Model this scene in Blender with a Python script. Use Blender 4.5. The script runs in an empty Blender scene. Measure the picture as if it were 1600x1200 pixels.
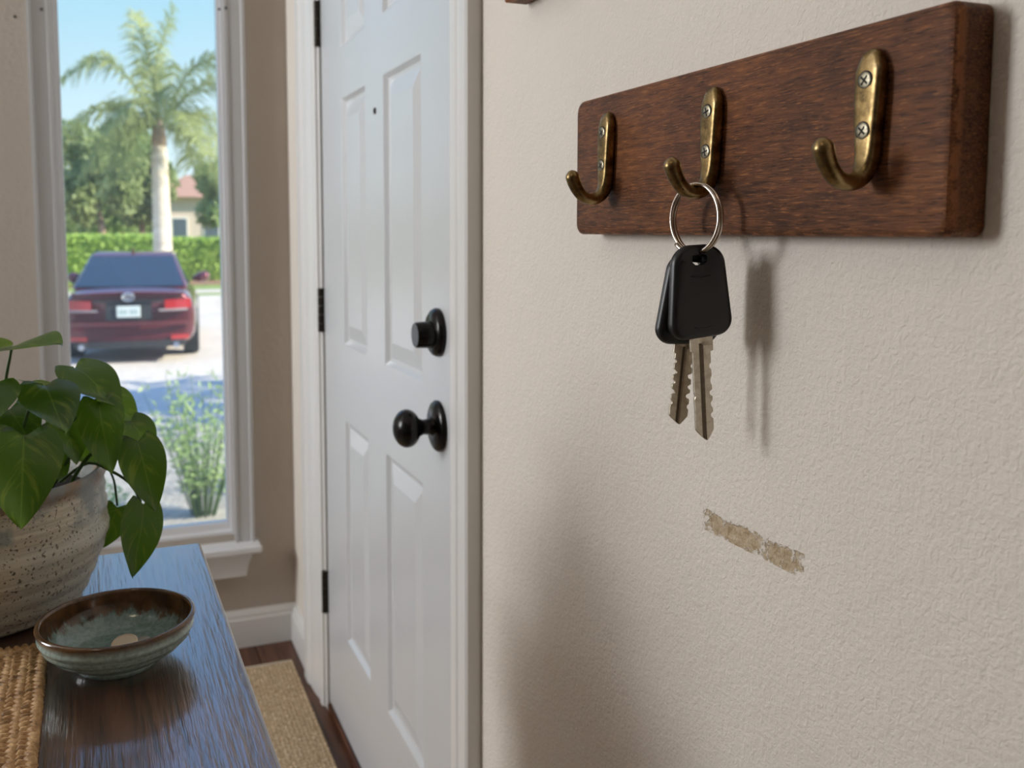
import bpy, bmesh, math, random
from mathutils import Vector, Matrix, noise as mnoise

scene = bpy.context.scene
R = math.radians
H = 1.17                                   # eye height above the floor

# ------------------------------------------------------------------ camera
cam_d = bpy.data.cameras.new('camera')
cam = bpy.data.objects.new('camera', cam_d)
scene.collection.objects.link(cam)
cam.location = (-0.46, 0.0, H)
cam.rotation_euler = (R(90 - 4.888), 0, R(-21.218))
cam_d.sensor_width = 36.0
cam_d.lens = 36.0 * 1450 / 1600
cam_d.shift_x = 60 / 1600
cam_d.shift_y = -116 / 1600
cam_d.clip_start = 0.02
cam_d.clip_end = 400
cam_d.dof.use_dof = True
cam_d.dof.focus_distance = 0.74
cam_d.dof.aperture_fstop = 8.5
scene.camera = cam

# ------------------------------------------------------------------ sky
world = bpy.data.worlds.new('sky'); scene.world = world
world.use_nodes = True
wn = world.node_tree.nodes; wl = world.node_tree.links
wn.clear()
w_out = wn.new('ShaderNodeOutputWorld'); w_bg = wn.new('ShaderNodeBackground')
w_tc = wn.new('ShaderNodeTexCoord'); w_sep = wn.new('ShaderNodeSeparateXYZ'); w_ramp = wn.new('ShaderNodeValToRGB')
wl.new(w_tc.outputs['Generated'], w_sep.inputs[0]); wl.new(w_sep.outputs['Z'], w_ramp.inputs[0])
wl.new(w_ramp.outputs[0], w_bg.inputs[0]); wl.new(w_bg.outputs[0], w_out.inputs[0])
e = w_ramp.color_ramp.elements
e[0].position = 0.0; e[0].color = (0.82, 0.90, 0.94, 1)
e[1].position = 1.0; e[1].color = (0.15, 0.33, 0.85, 1)
for p_, c_ in ((0.22, (0.42, 0.67, 0.82, 1)), (0.36, (0.36, 0.62, 1.08, 1)), (0.58, (0.30, 0.55, 1.12, 1))):
    x = e.new(p_); x.color = c_
w_bg.inputs[1].default_value = 1.35

# ------------------------------------------------------------------ lights
sun_d = bpy.data.lights.new('sun', 'SUN'); sun = bpy.data.objects.new('sun', sun_d)
scene.collection.objects.link(sun)
sun_d.energy = 9.5; sun_d.angle = R(0.7); sun_d.color = (1.0, 0.87, 0.70)
sun.rotation_euler = Vector((-0.76, 0.34, -0.56)).to_track_quat('-Z', 'Y').to_euler()

def area(name, loc, aim, sx, sy, power, col):
    d = bpy.data.lights.new(name, 'AREA'); o = bpy.data.objects.new(name, d)
    scene.collection.objects.link(o)
    d.shape = 'RECTANGLE'; d.size = sx; d.size_y = sy; d.energy = power; d.color = col
    o.location = loc; o.rotation_euler = (Vector(aim) - Vector(loc)).to_track_quat('-Z', 'Y').to_euler()
    return o
# daylight entering through the side window in the left wall
area('side_window_daylight', (-3.32, 2.05, 1.78), (-1.5, 2.05, 1.78), 0.80, 1.20, 72, (0.94, 0.965, 1.0))

scene.view_settings.view_transform = 'Standard'
scene.view_settings.look = 'None'
scene.view_settings.gamma = 1.0
scene.view_settings.use_curve_mapping = False
scene.view_settings.exposure = 0.0

# ------------------------------------------------------------------ helpers
COL = scene.collection
def tag(o, label=None, cat=None, group=None, kind=None):
    if label: o['label'] = label
    if cat: o['category'] = cat
    if group: o['group'] = group
    if kind: o['kind'] = kind
    return o
def empty(name, loc=(0, 0, 0), rz=0.0):
    o = bpy.data.objects.new(name, None); COL.objects.link(o)
    o.empty_display_size = 0.05
    o.location = loc; o.rotation_euler = (0, 0, rz)
    return o
def link_mesh(name, me, mat, parent=None, loc=(0, 0, 0), rot=(0, 0, 0)):
    o = bpy.data.objects.new(name, me); COL.objects.link(o)
    if mat is not None and len(me.materials) == 0:
        for m in (mat if isinstance(mat, (list, tuple)) else [mat]): me.materials.append(m)
    o.location = loc; o.rotation_euler = rot
    if parent is not None: o.parent = parent
    return o
class MB:
    """collects faces for ONE mesh"""
    def __init__(s): s.v = []; s.f = []; s.mi = []; s.uv = None
    def face(s, idx, m=0): s.f.append(tuple(idx)); s.mi.append(m)
    def box(s, x0, x1, y0, y1, z0, z1, m=0):
        b = len(s.v)
        s.v += [(x0, y0, z0), (x1, y0, z0), (x1, y1, z0), (x0, y1, z0), (x0, y0, z1), (x1, y0, z1), (x1, y1, z1), (x0, y1, z1)]
        for q in ((0, 3, 2, 1), (4, 5, 6, 7), (0, 1, 5, 4), (1, 2, 6, 5), (2, 3, 7, 6), (3, 0, 4, 7)):
            s.face([b + i for i in q], m)
        return s
    def loft(s, rings, closed=True, cap0=True, cap1=True, m=0):
        b = len(s.v); n = len(rings[0])
        for r in rings: s.v += [tuple(p) for p in r]
        for i in range(len(rings) - 1):
            for j in range(n if closed else n - 1):
                k = (j + 1) % n
                s.face((b + i * n + j, b + i * n + k, b + (i + 1) * n + k, b + (i + 1) * n + j), m)
        if cap0: s.face([b + j for j in reversed(range(n))], m)
        if cap1: s.face([b + (len(rings) - 1) * n + j for j in range(n)], m)
        return s
    def lathe(s, prof, seg=48, c=(0, 0, 0), m=0, cap0=False, cap1=False):
        rings = []
        for r, z in prof:
            rings.append([(c[0] + r * math.cos(2 * math.pi * j / seg), c[1] + r * math.sin(2 * math.pi * j / seg), c[2] + z) for j in range(seg)])
        return s.loft(rings, True, cap0, cap1, m)
    def tube(s, pts, rad, seg=8, cap=True, m=0, flat=None):
        pts = [Vector(p) for p in pts]; n = len(pts)
        if not hasattr(rad, '__len__'): rad = [rad] * n
        rings = []; prev = None
        for i, p in enumerate(pts):
            t = (pts[min(i + 1, n - 1)] - pts[max(i - 1, 0)]).normalized()
            if prev is None:
                u = t.orthogonal().normalized() if flat is None else (Vector(flat) - t * Vector(flat).dot(t)).normalized()
            else:
                u = (prev - t * prev.dot(t)).normalized()
            prev = u; w = t.cross(u)
            rings.append([p + (u * math.cos(2 * math.pi * j / seg) + w * math.sin(2 * math.pi * j / seg)) * rad[i] for j in range(seg)])
        return s.loft(rings, True, cap, cap, m)
    def prism(s, poly, fn, a, b, m=0):
        """poly: 2-D points; fn(p, t) -> 3-D"""
        return s.loft([[fn(p, a) for p in poly], [fn(p, b) for p in poly]], True, True, True, m)
    def mesh(s, name, smooth=False, angle=None):
        me = bpy.data.meshes.new(name)
        me.from_pydata([tuple(v) for v in s.v], [], s.f)
        me.polygons.foreach_set('material_index', s.mi)
        if s.uv:
            uvl = me.uv_layers.new(name='UVMap')
            for lp in me.loops: uvl.data[lp.index].uv = s.uv[lp.vertex_index]
        bm = bmesh.new(); bm.from_mesh(me); bmesh.ops.recalc_face_normals(bm, faces=bm.faces); bm.to_mesh(me); bm.free()
        if smooth:
            me.polygons.foreach_set('use_smooth', [True] * len(me.polygons))
            if angle is not None: me.set_sharp_from_angle(angle=R(angle))
        me.update()
        return me
    def obj(s, name, mat, parent=None, smooth=False, angle=None, loc=(0, 0, 0), rot=(0, 0, 0), bevel=0, bseg=2):
        o = link_mesh(name, s.mesh(name, smooth, angle), mat, parent, loc, rot)
        if bevel:
            md = o.modifiers.new('bevel', 'BEVEL'); md.width = bevel; md.segments = bseg; md.limit_method = 'ANGLE'; md.angle_limit = R(40)
        return o
def smooth_path(pts, n):
    """Catmull-Rom through pts, n samples"""
    P = [Vector(p) for p in pts]; P = [P[0] * 2 - P[1]] + P + [P[-1] * 2 - P[-2]]
    out = []; seg = len(P) - 3
    for i in range(n):
        t = i / (n - 1) * seg; k = min(int(t), seg - 1); u = t - k
        a, b, c, d = P[k:k + 4]
        out.append(0.5 * ((2 * b) + (c - a) * u + (2 * a - 5 * b + 4 * c - d) * u * u + (3 * b - a - 3 * c + d) * u ** 3))
    return out
def rounded_poly(corners, radii, n=8):
    out = []; k = len(corners)
    for i in range(k):
        p = Vector(corners[i]); a = Vector(corners[i - 1]); b = Vector(corners[(i + 1) % k]); r = radii[i]
        da = (a - p).normalized(); db = (b - p).normalized()
        half = da.angle(db) / 2; t = r / math.tan(half)
        p0 = p + da * t; p1 = p + db * t
        c = p + (da + db).normalized() * (r / math.sin(half))
        a0 = math.atan2(*(p0 - c).yx); a1 = math.atan2(*(p1 - c).yx)
        d = (a1 - a0 + math.pi) % (2 * math.pi) - math.pi
        for j in range(n + 1):
            an = a0 + d * j / n; out.append((c.x + r * math.cos(an), c.y + r * math.sin(an)))
    return out

# ------------------------------------------------------------------ materials
class NT:
    def __init__(s, name):
        s.m = bpy.data.materials.new(name); s.m.use_nodes = True
        s.t = s.m.node_tree; s.n = s.t.nodes; s.l = s.t.links
        s.b = s.n['Principled BSDF']; s.tc = s.n.new('ShaderNodeTexCoord')
    def node(s, t, **kw):
        o = s.n.new('ShaderNode' + t)
        for k, v in kw.items(): setattr(o, k, v)
        return o
    def set(s, **kw):
        for k, v in kw.items():
            s.b.inputs[k.replace('_', ' ')].default_value = (v + (1,)) if isinstance(v, tuple) and len(v) == 3 else v
        return s
    def coord(s, scale=(1, 1, 1), src='Object', rot=(0, 0, 0)):
        mp = s.node('Mapping'); mp.inputs['Scale'].default_value = scale; mp.inputs['Rotation'].default_value = rot
        s.l.new(s.tc.outputs[src], mp.inputs[0]); return mp.outputs[0]
    def noise(s, scale, detail=4, rough=0.55, vec=None, dist=0.0):
        o = s.node('TexNoise'); o.inputs['Scale'].default_value = scale; o.inputs['Detail'].default_value = detail
        o.inputs['Roughness'].default_value = rough; o.inputs['Distortion'].default_value = dist
        s.l.new(vec if vec is not None else s.tc.outputs['Object'], o.inputs['Vector'])
        return o.outputs['Fac']
    def ramp(s, fac, stops, interp='LINEAR'):
        o = s.node('ValToRGB'); el = o.color_ramp.elements; o.color_ramp.interpolation = interp
        def c4(c): return (c, c, c, 1) if not hasattr(c, '__len__') else tuple(c) + (1,)
        el[0].position = stops[0][0]; el[0].color = c4(stops[0][1]); el[1].position = stops[-1][0]; el[1].color = c4(stops[-1][1])
        for p, c in stops[1:-1]: q = el.new(p); q.color = c4(c)
        s.l.new(fac, o.inputs[0]); return o.outputs[0]
    def mix(s, fac, a, b, mode='MIX'):
        o = s.node('Mix', data_type='RGBA', blend_type=mode)
        for sock, v in ((o.inputs[0], fac), (o.inputs[6], a), (o.inputs[7], b)):
            if hasattr(v, 'links'): s.l.new(v, sock)
            else: sock.default_value = v if not isinstance(v, tuple) else v + (1,)
        return o.outputs[2]
    def math(s, op, a, b=None, clamp=False):
        o = s.node('Math', operation=op, use_clamp=clamp)
        for i, v in enumerate((a, b)):
            if v is None: continue
            if hasattr(v, 'links'): s.l.new(v, o.inputs[i])
            else: o.inputs[i].default_value = v
        return o.outputs[0]
    def sep(s, vec=None):
        o = s.node('SeparateXYZ'); s.l.new(vec if vec is not None else s.tc.outputs['Object'], o.inputs[0]); return o.outputs
    def base(s, c): s.l.new(c, s.b.inputs['Base Color']); return s
    def rough(s, c): s.l.new(c, s.b.inputs['Roughness']); return s
    def bump(s, h, strength=0.3, dist=0.001):
        o = s.node('Bump'); o.inputs['Strength'].default_value = strength; o.inputs['Distance'].default_value = dist
        s.l.new(h, o.inputs['Height'])
        prev = s.b.inputs['Normal'].links
        if prev: s.l.new(prev[0].from_socket, o.inputs['Normal'])
        s.l.new(o.outputs[0], s.b.inputs['Normal']); return s
def plain(name, col, rough=0.5, metal=0.0, **kw):
    t = NT(name); t.set(Base_Color=col, Roughness=rough, Metallic=metal, **kw); return t.m

def mat_wall(name, col, scuff=False):
    t = NT(name); t.set(Roughness=0.62)
    n = t.noise(3.0, 3)
    c = t.ramp(n, [(0.3, tuple(v * 0.97 for v in col)), (0.7, tuple(min(1, v * 1.02) for v in col))])
    t.bump(t.noise(60, 3, 0.5), 0.32, 0.004)
    t.bump(t.noise(230, 3, 0.55, dist=0.6), 0.62, 0.0022)
    if scuff:
        o = t.sep(); ny = t.noise(120, 4, 0.7); nz = t.noise(45, 5, 0.75)
        ey = t.math('ABSOLUTE', t.math('SUBTRACT', o[1], 0.585)); ez = t.math('ABSOLUTE', t.math('SUBTRACT', o[2], H - 0.243))
        my = t.math('SUBTRACT', 1.0, t.math('MULTIPLY', ey, 1 / 0.062)); mz = t.math('SUBTRACT', 1.0, t.math('MULTIPLY', ez, 1 / 0.0095))
        inside = t.math('MULTIPLY', t.math('GREATER_THAN', my, 0.0), t.math('GREATER_THAN', mz, 0.0))
        edge = t.math('MINIMUM', my, mz)
        val = t.math('ADD', t.math('MULTIPLY', nz, 1.0), t.math('MULTIPLY', edge, 0.20))
        mask = t.math('MULTIPLY', inside, t.ramp(val, [(0.50, 0.0), (0.56, 1.0)]))
        tan = t.ramp(ny, [(0.35, (0.34, 0.24, 0.13)), (0.55, (0.52, 0.41, 0.27)), (0.7, (0.62, 0.54, 0.42))])
        c = t.mix(mask, c, tan)
        t.bump(t.math('SUBTRACT', 1.0, mask), 0.7, 0.0015)
    t.base(c); return t.m
def mat_wood(name, dark, mid, light, axis, scale=1.0, rough=0.4, bump=0.3, coat=0.0, pore=True):
    t = NT(name); sc = [60 * scale, 60 * scale, 60 * scale]; sc[axis] = 5 * scale
    v = t.coord(tuple(sc)); n1 = t.noise(1.0, 6, 0.62, v, 0.4)
    sc2 = [260 * scale] * 3; sc2[axis] = 14 * scale
    n2 = t.noise(1.0, 3, 0.6, t.coord(tuple(sc2)))
    n3 = t.noise(7 * scale, 3)
    f = t.math('ADD', t.math('MULTIPLY', n1, 0.65), t.math('MULTIPLY', n3, 0.35))
    c = t.ramp(f, [(0.34, dark), (0.5, mid), (0.68, light)])
    p = t.ramp(n2, [(0.38, 0.45), (0.5, 1.0)])
    c = t.mix(1.0, c, p, 'MULTIPLY') if pore else c
    t.base(c); t.set(Roughness=rough, Coat_Weight=coat, Coat_Roughness=0.15)
    t.bump(n2, bump, 0.0008); t.bump(n1, bump * 0.6, 0.001)
    return t
M = {}
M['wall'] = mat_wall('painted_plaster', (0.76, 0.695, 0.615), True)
M['wall_shade'] = mat_wall('plaster_far_shaded', (0.47, 0.41, 0.345))  # same plaster with the far wall's shade put into its colour
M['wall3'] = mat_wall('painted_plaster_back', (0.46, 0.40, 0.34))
M['ceil'] = plain('ceiling_paint', (0.82, 0.80, 0.77), 0.8)
def mat_paint(name, col, rough):
    t = NT(name); t.set(Base_Color=col, Roughness=rough, Coat_Weight=0.25, Coat_Roughness=0.3)
    t.bump(t.noise(1.0, 3, 0.5, t.coord((220, 220, 18))), 0.06, 0.0006)
    return t.m
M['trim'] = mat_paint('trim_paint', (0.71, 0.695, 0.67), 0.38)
M['door'] = mat_paint('door_paint', (0.60, 0.61, 0.62), 0.26)
M['winframe'] = mat_paint('window_paint', (0.72, 0.72, 0.73), 0.4)
M['wincase_shade'] = mat_paint('window_casing_shaded', (0.50, 0.495, 0.49), 0.45)  # window paint darkened, the casing's shade put into its colour
M['black'] = plain('dark_bronze_metal', (0.012, 0.011, 0.010), 0.22, 0.6)
M['hinge'] = plain('hinge_metal', (0.035, 0.028, 0.02), 0.4, 0.7)
M['sweep'] = plain('door_sweep_rubber', (0.03, 0.04, 0.05), 0.5)
t = mat_wood('floor_wood', (0.045, 0.016, 0.007), (0.10, 0.036, 0.015), (0.16, 0.06, 0.026), 1, 0.5, 0.35, 0.15); M['floor'] = t.m
# thin window glass: mostly clear, fresnel reflection
t = NT('window_glass'); tr = t.node('BsdfTransparent'); gl = t.node('BsdfGlossy'); gl.inputs['Roughness'].default_value = 0.02
tr.inputs[0].default_value = (0.95, 0.985, 0.985, 1)
fr = t.node('Fresnel'); fr.inputs[0].default_value = 1.45; mx = t.node('MixShader')
t.l.new(fr.outputs[0], mx.inputs[0]); t.l.new(tr.outputs[0], mx.inputs[1]); t.l.new(gl.outputs[0], mx.inputs[2])
dm = t.node('MixShader'); dm.inputs[0].default_value = 0.05; dt = t.node('BsdfTranslucent'); t.l.new(mx.outputs[0], dm.inputs[1]); t.l.new(dt.outputs[0], dm.inputs[2]); t.l.new(dm.outputs[0], t.n['Material Output'].inputs[0]); M['glass'] = t.m  # translucent share added to lay a pale veiling haze over the view

# board wood with rubbed edges
t = NT('rack_wood'); n1 = t.noise(1.0, 6, 0.68, t.coord((130, 22, 260)), 0.8); n2 = t.noise(1.0, 4, 0.65, t.coord((500, 70, 900)), 0.5); n3 = t.noise(16, 4, 0.6)
c = t.ramp(t.math('ADD', t.math('MULTIPLY', n1, 0.6), t.math('MULTIPLY', n3, 0.4)), [(0.36, (0.042, 0.018, 0.0100)), (0.49, (0.118, 0.045, 0.0190)), (0.60, (0.190, 0.072, 0.026)), (0.70, (0.30, 0.118, 0.040))])
c = t.mix(t.ramp(n2, [(0.56, 0.0), (0.68, 0.75)]), c, (0.38, 0.155, 0.056)); c = t.mix(t.ramp(n2, [(0.34, 0.8), (0.44, 0.0)]), c, (0.018, 0.008, 0.005))
t.base(c); t.set(Roughness=0.52, Specular_IOR_Level=0.2); t.bump(n2, 0.45, 0.0008); t.bump(n1, 0.5, 0.001)
o = t.sep()
BY0, BY1, BZ0, BZ1, BT = 0.386, 0.833, H - 0.004, H + 0.1265, 0.028
dz = t.math('MINIMUM', t.math('SUBTRACT', o[2], BZ0), t.math('SUBTRACT', BZ1, o[2]))
dy = t.math('MINIMUM', t.math('SUBTRACT', o[1], BY0), t.math('SUBTRACT', BY1, o[1]))
dd = t.math('MINIMUM', dz, dy)
wear = t.math('ADD', t.math('MULTIPLY', dd, -130.0), t.math('MULTIPLY', t.noise(95, 5, 0.7), 1.7))
wm = t.math('MULTIPLY', t.ramp(wear, [(0.66, 0.0), (0.80, 0.75)]), t.ramp(t.math('MULTIPLY', o[0], -1.0), [(0.0205, 0.0), (0.0235, 1.0)]))
old = t.b.inputs['Base Color'].links[0].from_socket
t.base(t.mix(wm, old, (0.34, 0.13, 0.05))); M['rack'] = t.m
# brass
t = NT('aged_brass'); t.set(Metallic=1.0)
n = t.noise(70, 5, 0.65); n2 = t.noise(400, 3)
t.base(t.ramp(n, [(0.34, (0.085, 0.058, 0.026)), (0.5, (0.24, 0.165, 0.070)), (0.66, (0.42, 0.31, 0.155))]))
t.rough(t.ramp(n, [(0.3, 0.42), (0.7, 0.24)])); t.bump(n2, 0.12, 0.0004); M['brass'] = t.m
t = NT('screw_steel'); t.set(Metallic=1.0, Roughness=0.36); n = t.noise(500, 3)
t.base(t.ramp(n, [(0.35, (0.16, 0.14, 0.10)), (0.65, (0.34, 0.31, 0.23))])); M['screw'] = t.m
M['slot'] = plain('screw_recess_shade', (0.012, 0.010, 0.008), 0.7, 0.3)
M['ring'] = plain('nickel_ring', (0.62, 0.55, 0.48), 0.22, 1.0)
t = NT('key_plastic'); t.set(Base_Color=(0.008, 0.008, 0.009), Roughness=0.38); t.bump(t.noise(900, 2), 0.05, 0.0003); M['plastic'] = t.m
t = NT('key_steel'); t.set(Metallic=1.0); n = t.noise(160, 5, 0.7); n2 = t.noise(1.0, 3, 0.6, t.coord((900, 900, 60)))
t.base(t.ramp(n, [(0.3, (0.42, 0.36, 0.27)), (0.6, (0.62, 0.56, 0.46))])); t.rough(t.ramp(n2, [(0.3, 0.30), (0.7, 0.46)])); t.bump(n2, 0.08, 0.0003); M['keysteel'] = t.m
M['keygroove'] = plain('shaded_grimy_groove', (0.15, 0.12, 0.085), 0.5, 1.0)  # groove's shade put into the steel colour along with grime
# table
t = mat_wood('table_wood', (0.030, 0.011, 0.006), (0.072, 0.027, 0.012), (0.125, 0.050, 0.021), 1, 0.75, 0.34, 0.95, 0.8); t.b.inputs['Coat Roughness'].default_value = 0.15; t.b.inputs['Coat IOR'].default_value = 2.2; t.b.inputs['Coat Weight'].default_value = 1.0; t.l.new(t.b.inputs['Normal'].links[0].from_socket, t.b.inputs['Coat Normal']); t.b.inputs['Specular IOR Level'].default_value = 0.75; M['table'] = t.m
# jute rug / mat
t = NT('jute_rug'); v = t.coord((1, 1, 1)); n = t.noise(40, 4); 
w1 = t.node('TexWave', wave_type='BANDS', bands_direction='X'); w1.inputs['Scale'].default_value = 32; w1.inputs['Distortion'].default_value = 7.0; w1.inputs['Detail Scale'].default_value = 3
w2 = t.node('TexWave', wave_type='BANDS', bands_direction='Y'); w2.inputs['Scale'].default_value = 25; w2.inputs['Distortion'].default_value = 7.0; w2.inputs['Detail Scale'].default_value = 3
t.l.new(v, w1.inputs[0]); t.l.new(v, w2.inputs[0])
h = t.math('MULTIPLY', w1.outputs[1], w2.outputs[1]); h2 = t.math('ADD', t.math('MULTIPLY', h, 0.7), t.math('MULTIPLY', t.noise(150, 4, 0.7), 0.75))
t.base(t.ramp(h2, [(0.2, (0.22, 0.135, 0.065)), (0.55, (0.58, 0.41, 0.24)), (1.0, (0.84, 0.68, 0.46))])); t.set(Roughness=0.9); t.bump(h, 0.9, 0.006); M['jute'] = t.m
M['jute_edge'] = plain('rug_binding', (0.46, 0.38, 0.28), 0.9)
t = NT('seagrass'); n = t.noise(90, 4, 0.7); t.base(t.ramp(n, [(0.3, (0.17, 0.085, 0.032)), (0.5, (0.46, 0.27, 0.115)), (0.72, (0.74, 0.51, 0.26))])); t.set(Roughness=0.6); t.bump(t.noise(500, 3), 0.3, 0.0006); M['seagrass'] = t.m
# pot
t = NT('speckled_stoneware'); o = t.sep(); n = t.noise(14, 4); sp = t.noise(300, 2, 0.5); nb = t.noise(30, 4, 0.6)
zz = t.math('ADD', o[2], t.math('MULTIPLY', nb, 0.012))
band = t.noise(1.0, 3, 0.6, t.coord((6, 6, 210)))
c = t.ramp(band, [(0.3, (0.38, 0.34, 0.265)), (0.55, (0.60, 0.55, 0.44)), (0.75, (0.70, 0.66, 0.56))])
c = t.mix(t.ramp(n, [(0.4, 0.0), (0.65, 0.5)]), c, (0.44, 0.48, 0.45))
c = t.mix(t.ramp(sp, [(0.60, 0.0), (0.65, 0.85)]), c, (0.05, 0.03, 0.015))
c = t.mix(t.ramp(zz, [(0.134, 0.0), (0.140, 0.75)]), c, (0.17, 0.075, 0.03))
c = t.mix(t.math('MULTIPLY', t.ramp(zz, [(0.104, 0.0), (0.112, 1.0)]), t.ramp(nb, [(0.45, 0.0), (0.58, 0.8)])), c, (0.22, 0.25, 0.25))
t.base(c); t.set(Roughness=0.34); t.bump(sp, 0.08, 0.0005); M['pot'] = t.m
# bowl
t = NT('dripped_glaze'); o = t.sep(); nd = t.noise(1.0, 5, 0.7, t.coord((130, 130, 12))); n2 = t.noise(260, 3)
zz = t.math('ADD', o[2], t.math('MULTIPLY', nd, 0.030))
teal = t.ramp(n2, [(0.35, (0.13, 0.215, 0.20)), (0.6, (0.22, 0.32, 0.30))])
brown = t.ramp(t.noise(60, 4), [(0.35, (0.050, 0.024, 0.010)), (0.65, (0.13, 0.062, 0.022))])
# inside drips reach down; outside only a band at the rim
rr = t.math('SQRT', t.math('ADD', t.math('MULTIPLY', o[0], o[0]), t.math('MULTIPLY', o[1], o[1])))
mi = t.ramp(zz, [(0.036, 0.0), (0.0395, 1.0)])
mo = t.ramp(t.math('ADD', o[2], t.math('MULTIPLY', nd, 0.003)), [(0.0385, 0.0), (0.0400, 1.0)])
M['bowl_in'] = t.m
t.base(t.mix(mi, teal, brown)); t.set(Roughness=0.16, Coat_Weight=0.4, Coat_Roughness=0.06)
t2 = NT('ringed_glaze'); o = t2.sep(); nd = t2.noise(60, 3); n2 = t2.noise(260, 3)
band = t2.noise(1.0, 2, 0.5, t2.coord((4, 4, 260)))
teal = t2.ramp(t2.math('ADD', t2.math('MULTIPLY', n2, 0.5), t2.math('MULTIPLY', band, 0.5)), [(0.36, (0.22, 0.29, 0.26)), (0.62, (0.42, 0.55, 0.51))])
mo = t2.ramp(t2.math('ADD', o[2], t2.math('MULTIPLY', nd, 0.003)), [(0.0385, 0.0), (0.0402, 1.0)])
t2.base(t2.mix(mo, teal, (0.19, 0.095, 0.038))); t2.set(Roughness=0.2, Coat_Weight=0.3, Coat_Roughness=0.08); M['bowl_out'] = t2.m
M['soil'] = plain('potting_soil', (0.012, 0.009, 0.006), 0.95)
# pothos leaf (uv: u along length, v across)
t = NT('pothos_leaf'); uv = t.sep(t.tc.outputs['UV'])
av = t.math('ABSOLUTE', t.math('SUBTRACT', uv[1], 0.5))
rib = t.ramp(av, [(0.006, 1.0), (0.022, 0.0)])
diag = t.math('SUBTRACT', uv[0], t.math('MULTIPLY', av, 0.9))
cv = t.node('CombineXYZ'); t.l.new(t.math('MULTIPLY', diag, 9.0), cv.inputs[0]); t.l.new(t.math('MULTIPLY', uv[1], 2.2), cv.inputs[1])
oi = t.node('ObjectInfo'); t.l.new(t.math('MULTIPLY', oi.outputs['Random'], 40.0), cv.inputs[2])
streak = t.noise(1.0, 3, 0.6, cv.outputs[0])
g = t.mix(oi.outputs['Random'], (0.026, 0.080, 0.008), (0.050, 0.130, 0.010))
c = t.mix(t.ramp(streak, [(0.54, 0.0), (0.68, 0.6)]), g, (0.20, 0.27, 0.035))
c = t.mix(t.math('MULTIPLY', rib, 0.55), c, (0.16, 0.25, 0.04))
t.base(c); t.set(Roughness=0.30, Coat_Weight=0.3, Coat_Roughness=0.2)
vein = t.node('TexWave', wave_type='BANDS', bands_direction='X'); vein.inputs['Scale'].default_value = 0.5
cv2 = t.node('CombineXYZ'); t.l.new(t.math('MULTIPLY', diag, 22.0), cv2.inputs[0]); t.l.new(cv2.outputs[0], vein.inputs[0])
t.bump(vein.outputs[1], 0.15, 0.0006)
tl = t.node('BsdfTranslucent'); t.l.new(t.mix(0.5, c, (0.26, 0.46, 0.015)), tl.inputs[0]); ms = t.node('MixShader'); ms.inputs[0].default_value = 0.38
t.l.new(t.b.outputs[0], ms.inputs[1]); t.l.new(tl.outputs[0], ms.inputs[2]); t.l.new(ms.outputs[0], t.n['Material Output'].inputs[0]); M['leaf'] = t.m
M['stem'] = plain('plant_stem', (0.045, 0.10, 0.018), 0.45)
# outdoors
def mat_foliage(name, a, b, trans):
    t = NT(name); n = t.noise(2.3, 4); c = t.ramp(n, [(0.3, a), (0.7, b)]); t.base(c); t.set(Roughness=0.55)
    tl = t.node('BsdfTranslucent'); t.l.new(c, tl.inputs[0]); ms = t.node('MixShader'); ms.inputs[0].default_value = trans
    t.l.new(t.b.outputs[0], ms.inputs[1]); t.l.new(tl.outputs[0], ms.inputs[2]); t.l.new(ms.outputs[0], t.n['Material Output'].inputs[0]); return t.m
M['fol_tree'] = mat_foliage('tree_foliage', (0.22, 0.30, 0.11), (0.45, 0.52, 0.23), 0.4)
M['fol_light'] = mat_foliage('light_tree_foliage', (0.28, 0.40, 0.14), (0.46, 0.56, 0.24), 0.35)
M['fol_hedge'] = mat_foliage('hedge_foliage', (0.32, 0.48, 0.08), (0.48, 0.64, 0.14), 0.3)
M['fol_palm'] = mat_foliage('palm_foliage', (0.27, 0.33, 0.12), (0.42, 0.47, 0.20), 0.4)
M['fol_bush'] = mat_foliage('bush_foliage', (0.36, 0.52, 0.20), (0.60, 0.74, 0.36), 0.45)
def mat_bark(name, a, b, sc):
    t = NT(name); n = t.noise(1.0, 5, 0.6, t.coord((3, 3, sc))); t.base(t.ramp(n, [(0.3, a), (0.7, b)])); t.set(Roughness=0.85); t.bump(n, 0.4, 0.03); return t.m
M['palm_trunk'] = mat_bark('palm_trunk', (0.55, 0.46, 0.36), (0.78, 0.70, 0.60), 9)
M['bark'] = mat_bark('tree_bark', (0.26, 0.17, 0.11), (0.46, 0.34, 0.25), 2)
def mat_ground(name, a, b, sc, bump=0.4):
    t = NT(name); n = t.noise(sc, 6, 0.65); n2 = t.noise(sc * 0.07, 3); f = t.math('ADD', t.math('MULTIPLY', n, 0.6), t.math('MULTIPLY', n2, 0.4))
    t.base(t.ramp(f, [(0.35, a), (0.65, b)])); t.set(Roughness=0.9); t.bump(n, bump, 0.02); return t.m
M['lawn'] = mat_ground('lawn_grass', (0.16, 0.25, 0.05), (0.32, 0.40, 0.11), 18)
M['drive'] = mat_ground('driveway_concrete', (0.52, 0.47, 0.41), (0.70, 0.64, 0.56), 9, 0.15)
M['gravel'] = mat_ground('bed_gravel', (0.22, 0.21, 0.18), (0.58, 0.54, 0.48), 26, 0.8)
M['mulch'] = mat_ground('bed_mulch', (0.20, 0.10, 0.06), (0.36, 0.21, 0.13), 20)
M['stucco'] = plain('house_stucco', (0.66, 0.54, 0.46), 0.9)
M['facade'] = plain('own_house_stucco', (0.66, 0.60, 0.52), 0.9)
M['roof'] = plain('house_roof_tile', (0.42, 0.24, 0.17), 0.85)
M['dkglass'] = plain('far_window_glass', (0.10, 0.13, 0.16), 0.15)
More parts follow.
